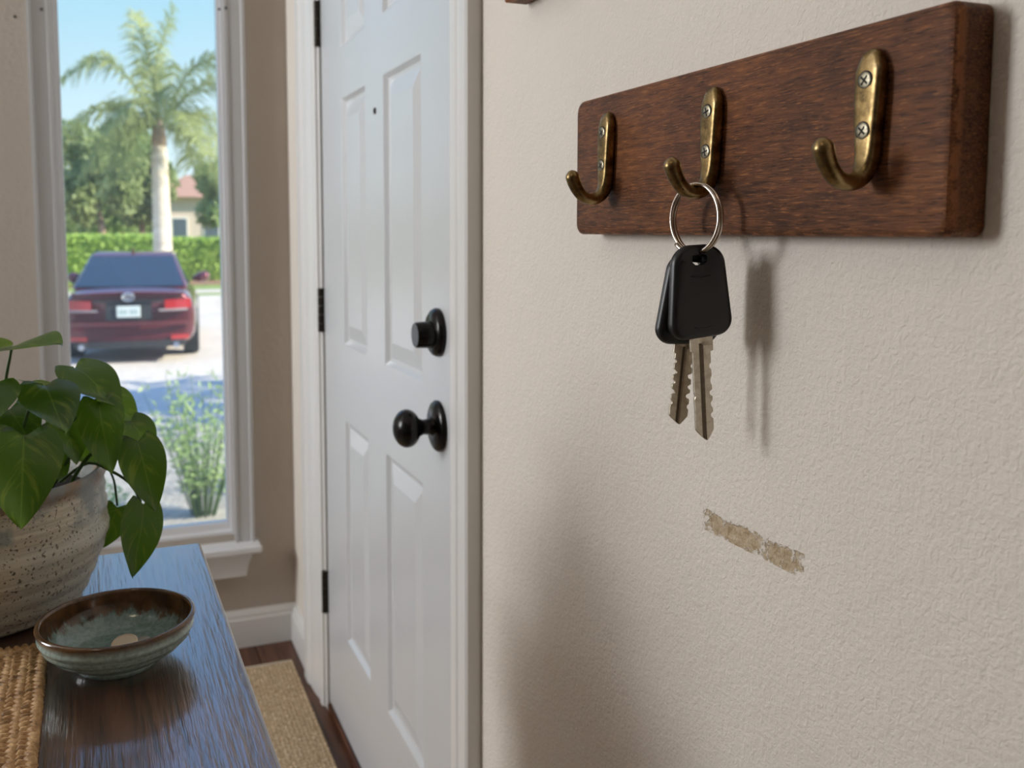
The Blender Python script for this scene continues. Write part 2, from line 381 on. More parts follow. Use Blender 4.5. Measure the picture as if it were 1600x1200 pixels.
M['carpaint'] = plain('maroon_car_paint', (0.13, 0.016, 0.024), 0.28, 0.35, Coat_Weight=1.0, Coat_Roughness=0.04)
M['carglass'] = plain('tinted_car_glass', (0.02, 0.035, 0.05), 0.05, 0.0, Coat_Weight=1.0, Coat_Roughness=0.02)
M['carblack'] = plain('car_black_plastic', (0.03, 0.03, 0.033), 0.5)
M['tire'] = plain('tire_rubber', (0.022, 0.022, 0.022), 0.85)
M['alloy'] = plain('wheel_alloy', (0.45, 0.45, 0.46), 0.3, 0.9)
M['chrome'] = plain('car_chrome', (0.75, 0.75, 0.77), 0.15, 1.0)
M['lampred'] = plain('tail_lamp_red', (0.40, 0.010, 0.014), 0.12, 0.0, Coat_Weight=1.0, Coat_Roughness=0.03)
M['lampclear'] = plain('tail_lamp_clear', (0.32, 0.28, 0.29), 0.15)
M['plate'] = plain('plate_white', (0.66, 0.74, 0.73), 0.5)
M['platetext'] = plain('plate_print', (0.30, 0.42, 0.42), 0.5)

# ================================================================== SETTING
WL, WB, WF, CZ = -3.20, -2.60, 2.60, 2.75            # left, back, far walls, ceiling height
ty0, ty1, tz1 = 1.240, 2.172, 1.875                  # door opening in the right wall
wx0, wx1, wz0, wz1 = -0.592, -0.162, 0.325, 2.38     # window opening in the far wall
m = MB(); m.box(WL, 0.0, WB, WF, -0.05, -0.012)
floor = tag(m.obj('floor', M['floor']), kind='structure')
pl = MB(); pl.box(-0.0588, 0.0588, WB + .002, WF - .002, -0.012, 0.0); pme = pl.mesh('plank')
pme.materials.append(M['floor'])
i = 0; xx = -0.06
while xx > WL + 0.06:
    o = link_mesh('plank', pme, None, floor, (xx, 0, 0)); xx -= 0.12
m = MB(); m.box(WL - .12, 0.13, WB - .12, 2.74, CZ, CZ + 0.1)
tag(m.obj('ceiling', M['ceil']), kind='structure')
m = MB()
m.box(0, 0.13, WB, ty0, 0, CZ); m.box(0, 0.13, ty1, WF, 0, CZ); m.box(0, 0.13, ty0, ty1, tz1, CZ)
wall_right = tag(m.obj('wall_right', M['wall']), kind='structure')
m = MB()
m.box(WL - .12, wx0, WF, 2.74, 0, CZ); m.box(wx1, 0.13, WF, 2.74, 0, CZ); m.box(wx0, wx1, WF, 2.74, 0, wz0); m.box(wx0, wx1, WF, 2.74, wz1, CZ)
wall_far = tag(m.obj('wall_far', M['wall_shade']), kind='structure')
m = MB()
sy0, sy1, sz0, sz1 = 1.65, 2.45, 1.18, 2.38
m.box(WL - .12, WL, WB, sy0, 0, CZ); m.box(WL - .12, WL, sy1, WF, 0, CZ); m.box(WL - .12, WL, sy0, sy1, 0, sz0); m.box(WL - .12, WL, sy0, sy1, sz1, CZ)
tag(m.obj('wall_left', M['wall3']), kind='structure')
m = MB(); m.box(WL - .12, 0.13, WB - .12, WB, 0, CZ)
tag(m.obj('wall_back', M['wall3']), kind='structure')
# the rest of this house: neighbouring outer walls and the storey above
m = MB(); m.box(0.13, 5.0, 2.62, 2.74, -0.62, CZ); m.box(-6.0, WL - .12, 2.62, 2.74, -0.62, CZ); m.box(WL - .12, 0.13, 2.60, 2.74, -0.62, -0.05)
tag(m.obj('wall_outer', M['facade']), kind='structure')
m = MB(); m.box(-6.0, 5.0, -5.0, 2.74, CZ + .1, 4.9)
tag(m.obj('wall_upper', M['facade']), kind='structure')

# side window frame (out of view, the daylight source)
w = tag(empty('window_2', (WL, (sy0 + sy1) / 2, sz0)), kind='structure')
m = MB()
ym = (sy1 - sy0) / 2; hh = sz1 - sz0
m.box(-.0, .018, -ym - .07, -ym, -.07, hh + .07); m.box(-.0, .018, ym, ym + .07, -.07, hh + .07); m.box(0, .018, -ym, ym, hh, hh + .07); m.box(0, .018, -ym, ym, -.07, 0)
m.obj('casing', M['trim'], w)

# baseboards
def baseboard(name, a, b, nrm):
    a = Vector(a); b = Vector(b); n = Vector(nrm)
    poly = [(0, 0), (0.016, 0), (0.016, 0.078), (0.0125, 0.086), (0.0125, 0.092), (0.007, 0.102), (0, 0.105)]
    m = MB(); m.loft([[a + n * p[0] + Vector((0, 0, p[1])) for p in poly], [b + n * p[0] + Vector((0, 0, p[1])) for p in poly]])
    return tag(m.obj(name, M['trim']), kind='structure')
baseboard('baseboard_far', (WL, WF, 0), (0, WF, 0), (0, -1, 0))
baseboard('baseboard_right', (0, 2.36, 0), (0, WF - .016, 0), (-1, 0, 0))
baseboard('baseboard_near', (0, WB, 0), (0, 1.155, 0), (-1, 0, 0))

# door casing: thick outer band, thin inner edge
def casing(m, y_out, y_in, z0, z1):
    s = 1 if y_in > y_out else -1; wd = abs(y_in - y_out)
    poly = [(0, 0), (0, 0.020), (.004, 0.023), (wd * .26, 0.023), (wd * .32, 0.018), (wd * .55, 0.016), (wd * .80, .010), (wd * .84, .0125), (wd * .94, .0125), (wd, .009), (wd, 0)]
    m.loft([[(-x, y_out + s * y, z0) for y, x in poly], [(-x, y_out + s * y, z1) for y, x in poly]])
tr = tag(empty('trim_1', (0, 1.7, 0)), kind='structure')
def part_at(root, mb, name, mat, **kw):
    o = mb.obj(name, mat, root, **kw); o.location = Vector(o.location) - root.location; return o
m = MB(); casing(m, 1.155, 1.238, 0, 1.96); part_at(tr, m, 'latch_casing', M['trim'])
m = MB(); casing(m, 2.36, 2.182, 0, 1.96); part_at(tr, m, 'hinge_casing', M['trim'])
m = MB(); m.box(-.02, 0, 1.155, 2.36, 1.87, 1.96); part_at(tr, m, 'head_casing', M['trim'])
m = MB(); m.box(-.004, .13, 1.238, 1.270, 0, 1.872); part_at(tr, m, 'latch_jamb', M['trim'])
m = MB(); m.box(-.004, .13, 2.158, 2.185, 0, 1.872); part_at(tr, m, 'hinge_jamb', M['trim'])
m = MB(); m.box(-.004, .13, 1.270, 2.158, 1.852, 1.872); part_at(tr, m, 'head_jamb', M['trim'])
m = MB(); m.box(.045, .075, 1.270, 2.158, 0.02, 1.852); part_at(tr, m, 'backing', M['trim'])
m = MB(); m.box(-.004, .13, 1.262, 2.165, -.001, 0.018); tag(m.obj('trim_2', M['floor'], bevel=.003), kind='structure')

# ---------------------------------------------------------------- door
DX = 0.0                                              # door face plane
dy0, dy1, dz0, dz1 = 1.2745, 2.1515, 0.030, 1.848
pan_y = [(1.413, 1.636), (1.760, 1.960)]
pan_z = [(H - .912, H - .410), (H - .248, H + .280), (H + .382, H + .60)]
door = tag(empty('door_1', (0, dy1, dz0)), kind='structure')
m = MB()
m.box(DX, .044, dy0, pan_y[0][0], dz0, dz1); part_at(door, m, 'stile', M['door'])
m = MB(); m.box(DX, .044, pan_y[1][1], dy1, dz0, dz1); part_at(door, m, 'stile', M['door'])
zs = [dz0] + [v for p in pan_z for v in p] + [dz1]
for a, b in ((0, 1), (2, 3), (4, 5), (6, 7)):
    m = MB(); m.box(DX, .044, pan_y[0][0], pan_y[1][1], zs[a], zs[b]); part_at(door, m, 'rail', M['door'])
for z0, z1 in pan_z:
    m = MB(); m.box(DX, .044, pan_y[0][1], pan_y[1][0], z0, z1); part_at(door, m, 'mullion', M['door'])
    for y0, y1 in pan_y:
        m = MB(); rings = []
        for ins, dep in ((0, 0), (.003, .0005), (.010, .0075), (.0145, .0085), (.0175, .0085), (.019, .0075), (.045, .0015), (.047, .0010)):
            rings.append([(DX + dep, y0 + ins, z0 + ins), (DX + dep, y1 - ins, z0 + ins), (DX + dep, y1 - ins, z1 - ins), (DX + dep, y0 + ins, z1 - ins)])
        m.loft(rings, True, False, True); part_at(door, m, 'panel', M['door'])
m = MB(); m.box(.002, .042, dy0 + .002, dy1 - .002, 0.019, 0.030); part_at(door, m, 'sweep', M['sweep'])
for zc in (H + .472, H - .187, H - .870):             # hinges: knuckle with five barrels
    m = MB(); n = 5; hl = .104
    m.box(-.0035, .003, 2.1525, 2.1725, zc - hl / 2, zc + hl / 2)
    for k in range(n):
        z0 = zc - hl / 2 + k * hl / n + .0006; z1 = zc - hl / 2 + (k + 1) * hl / n - .0006
        m.lathe([(0.0001, z0), (.0068, z0), (.0068, z1), (0.0001, z1)], 14, (-.008, 2.160, 0))
    part_at(door, m, 'hinge', M['hinge'], smooth=True, angle=40)
def lathe_x(m, prof, yc, zc, seg=36):                 # profile (r, distance out of the door)
    b = MB(); b.lathe(prof, seg)
    off = len(m.v); m.v += [(DX - z, yc + x, zc + y) for x, y, z in b.v]
    for f, mi in zip(b.f, b.mi): m.face([i + off for i in f], mi)
ky, kz = 1.333, H - .300
kn = MB(); lathe_x(kn, [(.0001, 0), (.0395, 0), (.040, .003), (.037, .007), (.030, .010), (.018, .012), (.0001, .0122)], ky, kz)
rose = part_at(door, kn, 'knob_rose', M['black'], smooth=True, angle=50)
kn = MB(); prof = [(.0001, .010), (.016, .010), (.0125, .016), (.0115, .026), (.014, .031)]
for k in range(13):
    a = -1.05 + k / 12 * (1.05 + math.pi / 2)
    prof.append((.0292 * math.cos(a) + .0001, .0515 + .021 * math.sin(a)))
lathe_x(kn, prof, ky, kz); part_at(door, kn, 'knob', M['black'], smooth=True, angle=50)
by, bz = 1.333, H - .155
kn = MB(); lathe_x(kn, [(.0001, 0), (.037, 0), (.0375, .004), (.035, .009), (.030, .0125), (.0001, .013)], by, bz); part_at(door, kn, 'deadbolt_rose', M['black'], smooth=True, angle=50)
kn = MB(); lathe_x(kn, [(.0001, .011), (.021, .011), (.0195, .036), (.018, .038), (.0001, .038)], by, bz - .003); part_at(door, kn, 'deadbolt_cap', M['black'], smooth=True, angle=40)
kn = MB(); lathe_x(kn, [(.0001, 0), (.0065, 0), (.006, .002), (.0035, .0025), (.0033, .0012), (.0001, .0012)], 1.688, H + .22, 20); part_at(door, kn, 'peephole', M['hinge'], smooth=True, angle=40)
kn = MB(); kn.box(-.0045, -.0035, 1.246, 1.266, kz - .03, kz + .03); part_at(tr, kn, 'strike_plate', M['trim'])

# ---------------------------------------------------------------- window
win = tag(empty('window_1', (-.377, WF, wz0)), kind='structure')
def wpart(name, mb, mat, **kw):
    return part_at(win, mb, name, mat, **kw)
def vcasing(x_out, x_in, z0, z1):
    s = 1 if x_in > x_out else -1; wd = abs(x_in - x_out)
    poly = [(0, 0), (0, .021), (.008, .021), (.011, .016), (wd * .5, .015), (wd * .82, .013), (wd * .86, .016), (wd, .016), (wd, 0)]
    m = MB(); m.loft([[(x_out + s * a, WF - d, z0) for a, d in poly], [(x_out + s * a, WF - d, z1) for a, d in poly]]); return m
wpart('casing', vcasing(-.642, -.588, .305, 2.45), M['wincase_shade'])
wpart('casing', vcasing(-.114, -.166, .305, 2.45), M['wincase_shade'])
m = MB(); m.box(-.642, -.114, WF - .018, WF, 2.37, 2.45); wpart('head_casing', m, M['wincase_shade'])
m = MB(); m.box(-.592, -.580, WF, 2.74, .325, 2.38); wpart('jamb', m, M['winframe'])
m = MB(); m.box(-.174, -.162, WF, 2.74, .325, 2.38); wpart('jamb', m, M['winframe'])
m = MB(); m.box(-.580, -.174, WF, 2.74, 2.368, 2.38); wpart('head_jamb', m, M['winframe'])
# sash: bottom rail and thin stiles holding the pane
m = MB(); m.box(-.580, -.572, 2.622, 2.652, .325, 2.368); wpart('sash_stile', m, M['winframe'])
m = MB(); m.box(-.182, -.174, 2.622, 2.652, .325, 2.368); wpart('sash_stile', m, M['winframe'])
m = MB(); m.prism([(2.604, .31), (2.604, .332), (2.618, .336), (2.622, .354), (2.652, .354), (2.652, .31)], lambda p, t: (t, p[0], p[1]), -.580, -.174); wpart('sash_rail', m, M['winframe'])
m = MB(); m.box(-.573, -.181, 2.636, 2.640, .352, 2.366); wpart('pane', m, M['glass'])
m = MB(); m.box(-.665, -.100, 2.535, 2.606, .283, .305); wpart('stool', m, M['winframe'], bevel=.006, bseg=3)
m = MB(); ap = [(-.640, .283), (-.122, .283), (-.126, .262), (-.134, .245), (-.140, .212), (-.622, .212), (-.630, .245), (-.636, .262)]
m.loft([[(x, WF - .030, z) for x, z in ap], [(x, WF, z) for x, z in ap]]); wpart('apron', m, M['winframe'])
for x, z in ((-.606, 1.716), (-.161, 1.757), (-.119, 1.760), (-.178, 1.752)):
    m = MB(); m.lathe([(.0001, .0012), (.0032, .0012), (.0036, 0)], 10)
    m.v = [(x + a, WF - .0175 - c, z + b) for a, b, c in m.v]; wpart('nail_head', m, M['hinge'])
m = MB(); m.lathe([(.0001, .0012), (.003, .0012), (.0034, 0)], 10); m.v = [(-.668 + a, WF - c, 1.697 + b) for a, b, c in m.v]
m.obj('nail_head', M['hinge'], wall_far)

# ================================================================== HOOK RACK
rack = tag(empty('hook_rack', (0, (BY0 + BY1) / 2, BZ0)), 'dark stained wooden wall rack with three brass hooks', 'hook rack')
m = MB()
cor = [(BY0, BZ0), (BY1, BZ0), (BY1, BZ1), (BY0, BZ1)]
def inset(i): return rounded_poly([(BY0 + i, BZ0 + i), (BY1 - i, BZ0 + i), (BY1 - i, BZ1 - i), (BY0 + i, BZ1 - i)], [.007, .008, .010, .008], 6)
lay = [(0, .0015), (-.001, 0), (-BT + .0055, 0), (-BT + .0030, .0009), (-BT + .001, .0026), (-BT, .0050)]
rings = []
for xx, ins in lay:
    ring = []
    for (y, z) in inset(ins):
        k = .0009 * mnoise.noise(Vector((y * 60, z * 60, 3.1))) if xx < -.02 else 0
        ring.append((xx, y + k, z + .7 * k))
    rings.append(ring)
m.loft(rings)
o = part_at(rack, m, 'board', M['rack'], smooth=True, angle=25)
# keep the board's texture coordinates in world axes
def world_coords(o):
    me = o.data; off = o.location.copy() + (o.parent.location if o.parent else Vector())
    for v in me.vertices: v.co += off
    o.location = -(o.parent.location) if o.parent else (0, 0, 0)
# (board mesh is already in world coordinates; part_at only offsets the object)

def make_hook(y):
    """J hook: flat plate against the board flowing into a round arm. built at y=0 in world x/z"""
    path = [(-.0315, .1035), (-.0320, .095), (-.0325, .080), (-.0328, .062), (-.0330, .047), (-.0345, .0375), (-.0395, .0310), (-.0470, .0288), (-.0550, .0305), (-.0612, .0362), (-.0650, .0430), (-.0672, .0492)]
    wid = [.0074, .0102, .0098, .0086, .0075, .0065, .0059, .0056, .0056, .0058, .0062, .0065]    # half width (y)
    thk = [.0040, .0047, .0050, .0050, .0051, .0056, .0055, .0053, .0053, .0056, .0062, .0064]    # half thickness
    sq = [3.6, 4.4, 4.8, 4.6, 4.0, 3.0, 2.4, 2.1, 2, 2, 2, 2]
    N = 46; P = smooth_path([(a, 0, b) for a, b in path], N)
    def samp(L, t):
        k = t * (len(L) - 1); i = min(int(k), len(L) - 2); return L[i] + (L[i + 1] - L[i]) * (k - i)
    rings = []; seg = 32
    for i, p in enumerate(P):
        t = i / (N - 1); T = (P[min(i + 1, N - 1)] - P[max(i - 1, 0)]).normalized()
        U = Vector((0, 1, 0)); W = T.cross(U).normalized()
        w_, h_, e_ = samp(wid, t), samp(thk, t), samp(sq, t)
        ring = []
        for j in range(seg):
            a = 2 * math.pi * j / seg; ca, sa = math.cos(a), math.sin(a)
            ring.append(p + U * (w_ * math.copysign(abs(ca) ** (2 / e_), ca)) + W * (h_ * math.copysign(abs(sa) ** (2 / e_), sa)))
        rings.append(ring)
    # rounded ends
    def cap(ring, p, d, first):
        out = []
        for s_, l_ in ((.92, .25), (.75, .55), (.5, .82), (.22, .97), (.02, 1.0)):
            out.append([p + (q - p) * s_ + d * l_ for q in ring])
        return list(reversed(out)) if first else out
    d0 = (P[0] - P[1]).normalized() * .0052; d1 = (P[-1] - P[-2]).normalized() * .0056
    rings = cap(rings[0], P[0], d0, True) + rings + cap(rings[-1], P[-1], d1, False)
    m = MB(); m.loft(rings); return m.mesh('hook', True)
hook_me = make_hook(0); hook_me.materials.append(M['brass'])
def make_screw():
    m = MB(); r = .0050
    m.lathe([(r, -.0005), (r, .0004), (r * .94, .0006), (r * .6, .0008), (.0001, .00085)], 24, m=0)
    m.lathe([(r * 1.16, -.0004), (r * 1.16, .0001), (r * 1.0, .0001)], 24, m=1)
    for a in (0.35, 0.35 + math.pi / 2):                      # dark cross laid on, recess shade put into its colour
        c, s = math.cos(a), math.sin(a); L, w_ = .0033, .0006
        b = MB(); b.box(-L, L, -w_, w_, .0005, .00095)
        off = len(m.v); m.v += [(c * x - s * y, s * x + c * y, z) for x, y, z in b.v]
        for f in b.f: m.face([i + off for i in f], 1)
    me = m.mesh('screw', True, 35); me.materials.append(M['screw']); me.materials.append(M['slot']); return me
screw_me = make_screw()
for hy, sp in ((.763, .2), (.601, -.1), (.442, .5)):
    hk = link_mesh('hook', hook_me, None, rack, Vector((0, hy, H)) - rack.location)
    for zz in (.0895, .0595):
        s_ = link_mesh('screw', screw_me, None, hk, (-.0371 if zz > .07 else -.0377, 0, zz), (0, R(-90), 0))
        s_.rotation_euler = (Matrix.Rotation(R(-90), 4, 'Y') @ Matrix.Rotation(sp, 4, 'Z')).to_euler()

# ================================================================== KEYS
RX, RY, RZ, RR = -.0470, .5985, H + .00875, .0262
m = MB(); pts = []; N = 120
for i in range(N + 1):
    a = i / N * 2 * math.pi * 2.06 + 2.4
    off = (i / N - .5) * .0060
    pts.append((off, RR * math.sin(a), RR * math.cos(a)))
m.tube(pts, .0016, 8)
tag(m.obj('split_ring', M['ring'], None, True, loc=(RX, RY, RZ), rot=(0, 0, R(9))), 'shiny nickel split ring hanging from the middle brass hook', 'key ring')

def head_mesh():
    """plastic bow, local x across, z down from the hole at the origin, y thickness"""
    outer = rounded_poly([(-.0265, -.0640), (.0265, -.0605), (.0205, .0085), (-.0200, .0085)], [.012, .013, .016, .016], 14)
    n = len(outer)
    hole = rounded_poly([(-.0060, -.0070), (.0060, -.0070), (.0060, .0015), (-.0060, .0015)], [.0026] * 4, 14)
    def cen(pl): return (0, -.030)
    # resample hole by angle index so both loops have the same count and start direction
    hc = (0, -.0035)
    def ang(p, c): return math.atan2(p[1] - c[1], p[0] - c[0])
    hole_s = []
    for p in outer:
        a = math.atan2(p[1] - hc[1], p[0] - hc[0])
        best = min(hole, key=lambda q: abs((ang(q, hc) - a + math.pi) % (2 * math.pi) - math.pi)); hole_s.append(best)
    T = .0056
    def ring(loop, ins, y):
        out = []
        for i, p in enumerate(loop):
            a = Vector(loop[i - 1]); b = Vector(loop[(i + 1) % n]); t = (b - a)
            nn = Vector((-t.y, t.x)).normalized() if t.length > 1e-9 else Vector((0, 0))
            out.append((p[0] + nn.x * ins, y, p[1] + nn.y * ins))
        return out
    def holering(y): return [(p[0], y, p[1]) for p in hole_s]
    def cen_ring(s_, y, dip):  # intermediate loops towards hole to shape the face
        return [(h_[0] + (o_[0] - h_[0]) * s_, y, h_[1] + (o_[1] - h_[1]) * s_) for o_, h_ in zip(outer, hole_s)]
    rings = [holering(-T * .80), cen_ring(.25, -T * .86, 0), cen_ring(.7, -T, 0), ring(outer, .0042, -T * .97), ring(outer, .0020, -T * .86), ring(outer, .0006, -T * .58), ring(outer, 0, -T * .12), ring(outer, .0005, -T * .04), ring(outer, .0005, T * .04), ring(outer, 0, T * .12),
             ring(outer, .0006, T * .58), ring(outer, .0020, T * .86), ring(outer, .0042, T * .97), cen_ring(.7, T, 0), cen_ring(.25, T * .86, 0), holering(T * .80), holering(-T * .80)]
    m = MB(); m.loft(rings, True, False, False)
    me = m.mesh('head', True, 50); return me
def blade_mesh(L, w, cuts_l, cuts_r, seed):
    rnd = random.Random(seed); N = 90; T = .0012; rows = []
    z0 = -.055
    for i in range(N + 1):
        t = i / N; z = z0 - t * L; l = -w / 2; r = w / 2
        if t < .21: l -= .0016; r += .0022
        else:
            for c, wd, dp in cuts_l:
                d = abs(t - c) / wd
                if d < 1: l += dp * min(1, (1 - d) * 1.8)
            for c, wd, dp in cuts_r:
                d = abs(t - c) / wd
                if d < 1: r -= dp * min(1, (1 - d) * 1.8)
        if t > .90:
            k = (t - .90) / .10; k2 = k ** 1.2
            l = l * (1 - k2) + (.0006) * k2 - (1 - k2) * 0; r = r * (1 - k2) + (.0022) * k2
        g = [-.0022, -.0015, .0002, .0014]
        dep = 0 if t < .10 else min(1, (t - .10) / .06) * .00095
        g = [min(max(v, l + .0002), r - .0002) for v in g]
        rows.append((z, [l + .0003, g[0], g[1], g[2], g[3], r - .0003], [0, 0, dep, dep, 0, 0]))
    m = MB(); rings = []
    for z, xs, ds in rows:
        ring = [(x_, -T + d_, z) for x_, d_ in zip(xs, ds)] + [(xs[-1] + .0003, -T * .5, z), (xs[-1] + .0003, T * .5, z)] + [(x_, T - d_, z) for x_, d_ in reversed(list(zip(xs, ds)))] + [(xs[0] - .0003, T * .5, z), (xs[0] - .0003, -T * .5, z)]
        rings.append(ring)
    m.loft(rings); nn = 16
    for i in range(len(rings) - 1):
        if rows[i][2][2] > .0004:
            for j in (1, 2, 9, 10): m.mi[i * nn + j] = 1
    return m.mesh('blade', True, 30)
def key(loc, rot, L, w, cl, cr, seed, label):
    k = empty('car_key', loc); k.rotation_euler = rot
    tag(k, label, 'key', 'keys on the split ring')
    link_mesh('head', head_mesh(), M['plastic'], k)
    b = blade_mesh(L, w, cl, cr, seed); link_mesh('blade', b, [M['keysteel'], M['keygroove']], k)
    # faint moulded lines across the bow
    for zz, hw in ((-.0150, .0080), (-.0535, .0070)):
        m = MB(); m.tube(smooth_path([(-hw, -.00545, zz), (0, -.00548, zz - .0012), (hw, -.00545, zz)], 8), .00035, 5); m.obj('moulded_line', M['plastic'], k, True)
    return k
hz = H + .00875 - RR
key((RX - .001, RY - .0042, hz - .0018), (R(-2), R(-3.0), R(-9)), .0860, .0150,
    [(.60, .02, .0006)], [(.34, .03, .0016), (.47, .04, .0012), (.58, .03, .0022), (.68, .035, .0016), (.78, .03, .0020)], 3,
    'front black plastic headed car key with the longer steel blade')
key((RX + .0045, RY + .0080, hz - .0085), (R(1), R(4.6), R(-12)), .0705, .0155,
    [(.30, .03, .0014), (.42, .035, .0026), (.53, .03, .0018), (.64, .035, .0026), (.76, .03, .0014)], [(.34, .03, .0016), (.46, .035, .0030), (.58, .03, .0022), (.68, .035, .0030), (.80, .03, .0014)], 5,
    'rear black plastic headed car key with shorter blade cut both sides')

# ================================================================== PICTURE FRAME at the top
fy0, fy1, fz0 = .882, 1.010, H + .2615
fr_ = tag(empty('picture_frame', (0, (fy0 + fy1) / 2, fz0)), 'brown wooden frame on wall, bottom edge just showing above rack', 'frame')
for (a, b, c, d) in ((fy0, fy1, fz0, fz0 + .018), (fy0, fy1, fz0 + .182, fz0 + .2), (fy0, fy0 + .018, fz0 + .018, fz0 + .182), (fy1 - .018, fy1, fz0 + .018, fz0 + .182)):
    m = MB(); m.box(-.030, -.001, a, b, c, d); part_at(fr_, m, 'moulding', M['rack'], bevel=.002)
m = MB(); m.box(-.014, -.001, fy0 + .016, fy1 - .016, fz0 + .016, fz0 + .184); part_at(fr_, m, 'backing', M['ceil'])

# ================================================================== TABLE
TZ = H - .40
tb = tag(empty('console_table', (-.366, 1.214, 0), R(1.3)), 'dark brown wooden console table with open grain along the wall side', 'table')
# local frame: +x right edge at 0, far end at y=0, table runs to -y
m = MB(); m.box(-.52, 0, -1.16, 0, TZ - .026, TZ); m.obj('table_top', M['table'], tb, bevel=.0035, bseg=3)
for nm, a in (('apron', (-.49, -.03, -.05, -.03, TZ - .11, TZ - .026)), ('apron', (-.49, -.03, -1.13, -1.11, TZ - .11, TZ - .026)), ('apron', (-.05, -.03, -1.11, -.05, TZ - .11, TZ - .026)), ('apron', (-.49, -.47, -1.11, -.05, TZ - .11, TZ - .026))):
    m = MB(); m.box(*a); m.obj(nm, M['table'], tb)
for lx in (-.06, -.46):
    for ly in (-.06, -1.10):
        m = MB(); m.loft([[(lx + sx * .015, ly + sy_ * .015, .0104) for sx, sy_ in ((-1, -1), (1, -1), (1, 1), (-1, 1))], [(lx + sx * .022, ly + sy_ * .022, TZ - .03) for sx, sy_ in ((-1, -1), (1, -1), (1, 1), (-1, 1))]])
        m.obj('leg', M['table'], tb)

# ---------------------------------------------------------------- pot
PX, PY = -.608, 1.080
prof = [(.0001, 0), (.094, 0), (.099, .003)]
for k in range(40):
    z = .006 + k / 39 * .124
    r = .101 + .034 * min(1, (z / .075)) ** .75 - max(0, z - .085) * .07
    r += .0008 * math.sin(z * 330 + 2 * math.sin(z * 40)) + .0004 * math.sin(z * 760 + 1)
    prof.append((r, z))
prof += [(.1325, .135), (.1345, .140), (.1335, .1455), (.130, .1475), (.126, .1460), (.1235, .140), (.121, .110), (.110, .060), (.0001, .055)]
m = MB(); m.lathe(prof, 72)
tag(m.obj('plant_pot', M['pot'], None, True, loc=(PX, PY, TZ)), 'speckled grey stoneware plant pot with brown rim beside the bowl', 'pot')

# ---------------------------------------------------------------- pothos
pot_plant = tag(empty('pothos_plant', (PX, PY, TZ + .118)), 'trailing green pothos with heart shaped leaves in stoneware pot', 'plant')
def plp(mb, name, mat, **kw): return part_at(pot_plant, mb, name, mat, **kw)
m = MB(); m.lathe([(.1195, -.012), (.119, 0), (.08, .006), (.0001, .008)], 36); m.v = [(x + PX, y + PY, z + TZ + .118) for x, y, z in m.v]
plp(m, 'soil', M['soil'], smooth=True)
CAMP = Vector((-.46, 0, H))
def leaf(base, tip, width, roll=0.0, fold=.16, droop=.10, face=None):
    base = Vector(base); tip = Vector(tip); ax = tip - base; L = ax.length; ax.normalize()
    nrm = Vector(face) if face is not None else Vector((.15, -.75, .62))
    nrm = (nrm - ax * nrm.dot(ax)).normalized(); nrm = Matrix.Rotation(R(roll), 3, ax) @ nrm
    side = ax.cross(nrm).normalized()
    NU, NV = 18, 10; m = MB(); m.uv = []
    for i in range(NU + 1):
        u = i / NU
        hw = (math.sin(math.pi * min(1, u ** .60)) ** .82) if 0 < u < 1 else 0
        hw = width / 2 * 1.02 * max(hw, .0)
        for j in range(NV + 1):
            v = -1 + 2 * j / NV
            lobe = .20 * L * (1 - u) ** 3 * (1 - math.exp(-(v * 2.2) ** 2)) if u > 0 else 0
            hw2 = hw if u > .0 else width * .03
            px = u * L - lobe * (1 if u > 0.03 else .2)
            h = -fold * hw2 * abs(v) ** 1.3 * -1 * .6 - droop * L * (u ** 2) + .025 * L * math.sin(u * 7 + v * 2)
            m.v.append(base + ax * px + side * (v * hw2) + nrm * (h + droop * L * u * .55)); m.uv.append((u, .5 + v / 2))
    for i in range(NU):
        for j in range(NV):
            a = i * (NV + 1) + j; m.face((a, a + 1, a + NV + 2, a + NV + 1))
    return m
